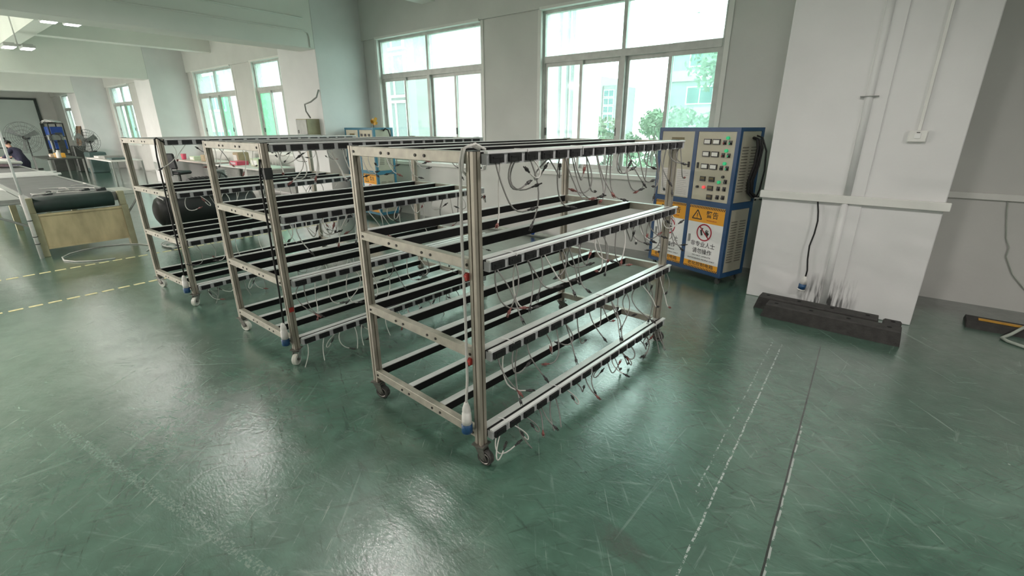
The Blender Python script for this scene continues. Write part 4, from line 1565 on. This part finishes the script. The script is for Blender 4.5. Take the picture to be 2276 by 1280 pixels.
for s in (-1, 1):
    vs = [(0.52, s * 0.15, 0.80), (0.57, s * 0.14, 0.79), (0.60, s * 0.14, 0.785)]
    ed = [(0, 1), (1, 2)]
    rd = [0.028, 0.032, 0.026]
    for q in range(4):
        i = len(vs)
        yy = s * 0.14 + (q - 1.5) * 0.017
        vs += [(0.63 + 0.008 * (q in (1, 2)), yy, 0.785), (0.665 + 0.008 * (q in (1, 2)), yy, 0.772)]
        ed += [(2, i), (i, i + 1)]
        rd += [0.009, 0.008]
    i = len(vs)
    vs += [(0.59, s * 0.10, 0.78), (0.62, s * 0.085, 0.772)]
    ed += [(1, i), (i, i + 1)]
    rd += [0.010, 0.009]
    skin_mesh('hand', vs, ed, rd, 'skin', P, sub=1)
t = thing('cloth_pile', 'pink and white cloth pile in front of the seated person', 'cloth', (-15.4, -0.05, 0.86))
for k in range(5):
    bm = bm_new()
    rbox(bm, (0.16 * k - 0.3, 0.07 * ((k * 2) % 3), 0.04 + 0.025 * (k % 3)), (0.5, 0.35, 0.08 + 0.03 * (k % 2)), rz=0.5 * k, ry=0.1)
    obj('cloth_fold', bm, 'pink_cloth' if k % 2 else 'table_white', t, bevel=0.03)

# storage rack with blue bins, leaning boards
t = thing('storage_rack', 'open steel rack loaded with blue bins near the far windows', 'rack', (-28.3, 3.2, 0), 0.1)
for x in (-0.45, 0.45):
    for y in (-0.25, 0.25):
        part_box('post', 'dark_steel', t, x - 0.02, x + 0.02, y - 0.02, y + 0.02, 0, 1.85)
for z in (0.15, 0.75, 1.3, 1.85):
    part_box('shelf', 'dark_steel', t, -0.47, 0.47, -0.27, 0.27, z, z + 0.03)
for z, lv in ((0.18, 'bottom'), (0.78, 'middle'), (1.33, 'top')):
    for k in range(2):
        stuff_box('storage_bin', 'bin_blue', (-28.52 + 0.44 * k, 3.2 + 0.03 * k, z), (0.38, 0.44, 0.40), '%s blue bin on the %s shelf of the steel rack' % ('left' if k == 0 else 'right', lv), 'bin', 'bin_lilac' if lv == 'bottom' else 'bin_blue', 0.1)
bm = bm_new()
for q in range(4):
    rbox(bm, (0.1 * q - 0.2, 0.02 * q, 0.03 + 0.02 * q), (0.6 - 0.08 * q, 0.45, 0.03), rz=0.3 * q, ry=0.12 * (q - 1))
small('packing_sheets', bm, 'sign_white', (-28.4, 3.2, 1.89), 'crumpled white packing sheets on top of the steel rack', 'packing')
for k, (m_, w, x) in enumerate((('wood_brown', 0.30, -26.45), ('board_tan', 0.35, -26.05))):
    bm = bm_new()
    rbox(bm, (0, 0, 0.88), (w, 0.03, 1.76))
    o = small('board', bm, m_, (x, 3.40, 0.01), ('dark brown' if k == 0 else 'tan') + ' board leaning on the far column', 'board')
    o.rotation_euler = (-0.165, 0, 0)
bm = bm_new()
for z in (0.03, 0.9):
    rbox(bm, (0, 0, z + 0.02), (0.04, 0.5, 0.04))
for s in (-1, 1):
    rbox(bm, (0, s * 0.25, 0.65), (0.04, 0.04, 1.3))
rbox(bm, (0, 0, 1.30), (0.04, 0.54, 0.04))
small('frame_stand', bm, 'dark_frame', (-27.0, 1.2, 0), 'dark square frame stand at the left before the far door', 'stand')
for k in range(3):
    t = stuff_box('steel_tray', 'table_white', (-17.6 + 1.2 * k, 1.3 + 0.35 * k, 0), (1.0, 0.6, 0.06 + 0.02 * k), 'low white tray on the floor behind the conveyor, ' + ('left', 'middle', 'right')[k] + ' of three', 'tray', 'grey_steel')

# ------------------------------------------------------------------ outdoors
bm = bm_new()
box(bm, -220, 120, YW + 0.4, 260, -6.3, -6.0)
struct(obj('outdoor_ground', bm, 'outdoor_ground'))


def facade(name, label, x0, x1, y0, y1, z0, z1, m, wins=(), m_pane='facade_glass', bands=(), bm_m='facade_pink'):
    t = thing(name, label, 'building', ((x0 + x1) / 2, y0, z0))
    ox, oy, oz = (x0 + x1) / 2, y0, z0
    part_box('wall', m, t, x0 - ox, x1 - ox, 0, y1 - oy, 0, z1 - oz)
    for (a, b, c, d) in wins:
        f = bm_new()
        g = min(b - a, d - c) * 0.07
        box(f, a - g - ox, b + g - ox, -0.06, 0.0, d - oz, d + g - oz)
        box(f, a - g - ox, b + g - ox, -0.06, 0.0, c - g - oz, c - oz)
        box(f, a - g - ox, a - ox, -0.06, 0.0, c - oz, d - oz)
        box(f, b - ox, b + g - ox, -0.06, 0.0, c - oz, d - oz)
        box(f, (a + b) / 2 - g * 0.4 - ox, (a + b) / 2 + g * 0.4 - ox, -0.05, 0.0, c - oz, d - oz)
        w = obj('window', f, 'sign_white', t)
        part_box('pane', m_pane, w, a - ox, b - ox, -0.02, 0.0, c - oz, d - oz)
    for (z_, zz_) in bands:
        part_box('band', bm_m, t, x0 - ox - 0.05, x1 - ox + 0.05, -0.12, 0, z_ - oz, zz_ - oz)
    return t


wins = [(-17.4 + 1.5 * i, -16.3 + 1.5 * i, -0.2 + 1.45 * j, 1.0 + 1.45 * j) for i in range(4) for j in range(4)]
facade('tiled_wing', 'pale tiled wing with white gridded windows outside the first window', -18.0, -11.3, 9.6, 18, -6, 8.5, 'facade_white', wins, 'facade_grey')
facade('plain_wing', 'plain cream wing wall outside the first window', -11.3, -5.75, 10.4, 11.8, -6, 8.5, 'facade_cream')
t = thing('drain_pipes', 'thin grey drain pipes on the corner of the cream wing', 'pipe', (-6.0, 10.36, -6))
for x in (-0.25, 0.0, 0.15):
    bm = bm_new()
    cyl(bm, (x, 0, 0), (x, 0, 14), 0.035, 8)
    obj('pipe', bm, 'facade_grey', t)
wins = [(-58 + 5 * i, -55.5 + 5 * i, -0.5 + 3.2 * j, 1.4 + 3.2 * j) for i in range(8) for j in range(2)]
facade('pink_block', 'long pinkish white block outside the far windows', -60, -18.2, 11.5, 20, -6, 8.0, 'facade_pink', wins, 'facade_grey')
wins = [(-69.4 + 0.0, -66.0, z, z + 0.9) for z in (-1, 1.4, 3.8, 6.2, 8.6)]
facade('low_tower', 'white balcony block left of the distant tower', -70, -65.4, 120, 132, -6, 11.2, 'facade_white', wins, 'facade_grey')
wins = [(-64.6, -63.4, z, z + 0.7) for z in (1.2, 4.2, 7.2, 10.2)]
facade('white_tower', 'tall white distant tower with small dark windows', -65.3, -62.8, 119, 132, -6, 13.9, 'facade_white', wins, 'dark_frame')
wins = [(-62.4, -59.6, z, z + 1.5) for z in (-1, 1, 3, 5, 7, 9)]
facade('glass_tower', 'teal glazed part of the distant tower', -62.7, -59.2, 119.5, 132, -6, 11.7, 'facade_grey', wins)
wins = [(-12.9, -10.9, 3.4, 4.6), (-10.2, -8.2, 3.4, 4.6), (-12.9, -10.9, 6.2, 7.4), (-10.2, -8.2, 6.2, 7.4), (-12.9, -10.9, 0.4, 1.6)]
facade('near_block', 'grey block with pink bands seen in the right window', -14.4, 4, 40, 52, -6, 8.6, 'facade_grey', wins, 'facade_glass', ((2.3, 3.1), (5.1, 5.9), (8.0, 8.6)))
t = thing('roof_frame', 'white steel frame on the roof of the grey block', 'frame', (-11.8, 41, 8.6))
bm = bm_new()
for x in (-1.2, 1.4):
    rbox(bm, (x, 0, 0.8), (0.2, 0.2, 1.6))
rbox(bm, (0.1, 0, 1.6), (2.8, 0.2, 0.2))
rbox(bm, (0.1, 0, 0.8), (2.8, 0.12, 0.12), ry=0.5)
obj('truss', bm, 'sign_white', t)


def tree(loc, h, rx, rz_, label, n, seed, leafs=0.09):
    R = random.Random(seed)
    t = thing('tree', label, 'tree', loc, 0, 'trees outside')
    bm = bm_new()
    tube(bm, [(0, 0, 0), (0.1, 0.05, h * 0.4), (0.0, 0.1, h * 0.7), (0.1, 0, h * 0.92)], [0.16, 0.12, 0.08, 0.02], 8)
    for q in range(7):
        a = R.random() * 6.28
        z = h * R.uniform(0.5, 0.8)
        tube(bm, [(0, 0.05, z), (rx * 0.35 * math.cos(a), rx * 0.35 * math.sin(a), z + h * 0.07), (rx * 0.75 * math.cos(a), rx * 0.75 * math.sin(a), z + h * 0.12)], [0.05, 0.03, 0.012], 5)
    obj('trunk', bm, 'bark', t)
    verts, faces = [], []
    blobs = [(R.uniform(-0.75, 0.75) * rx, R.uniform(-0.75, 0.75) * rx, h - rz_ + R.uniform(-0.75, 0.8) * rz_, R.uniform(0.25, 0.5) * rx) for _ in range(16)]
    for _ in range(n):
        bx, by, bz, br_ = R.choice(blobs)
        d = Vector((R.gauss(0, 1), R.gauss(0, 1), R.gauss(0, 0.8)))
        d = d.normalized() * br_ * R.uniform(0.55, 1.0)
        c = Vector((bx, by, bz)) + d
        u = Vector((R.gauss(0, 1), R.gauss(0, 1), R.gauss(0, 1))).normalized()
        v = u.orthogonal().normalized()
        s = leafs * R.uniform(0.6, 1.4)
        k = len(verts)
        verts += [c - u * s, c + v * s * 0.45, c + u * s, c - v * s * 0.45]
        faces.append((k, k + 1, k + 2, k + 3))
    me = bpy.data.meshes.new('foliage')
    me.from_pydata(verts, [], faces)
    me.materials.append(MATS['leaf'])
    f = link('foliage', me, t)
    f['kind'] = 'stuff'
    return t


tree((-7.3, 15.2, -6), 7.9, 1.4, 1.9, 'leafy tree at the left outside the right window', 3000, 1)
tree((-5.2, 14.6, -6), 8.5, 1.2, 2.2, 'tallest leafy tree outside the middle of the right window', 3800, 2)
tree((-4.35, 17.5, -6), 8.5, 1.1, 2.0, 'leafy tree outside the right pane of the right window', 3600, 3)
tree((-2.6, 12.6, -6), 9.5, 0.85, 0.45, 'tree whose high branch crosses the right pane', 650, 4)
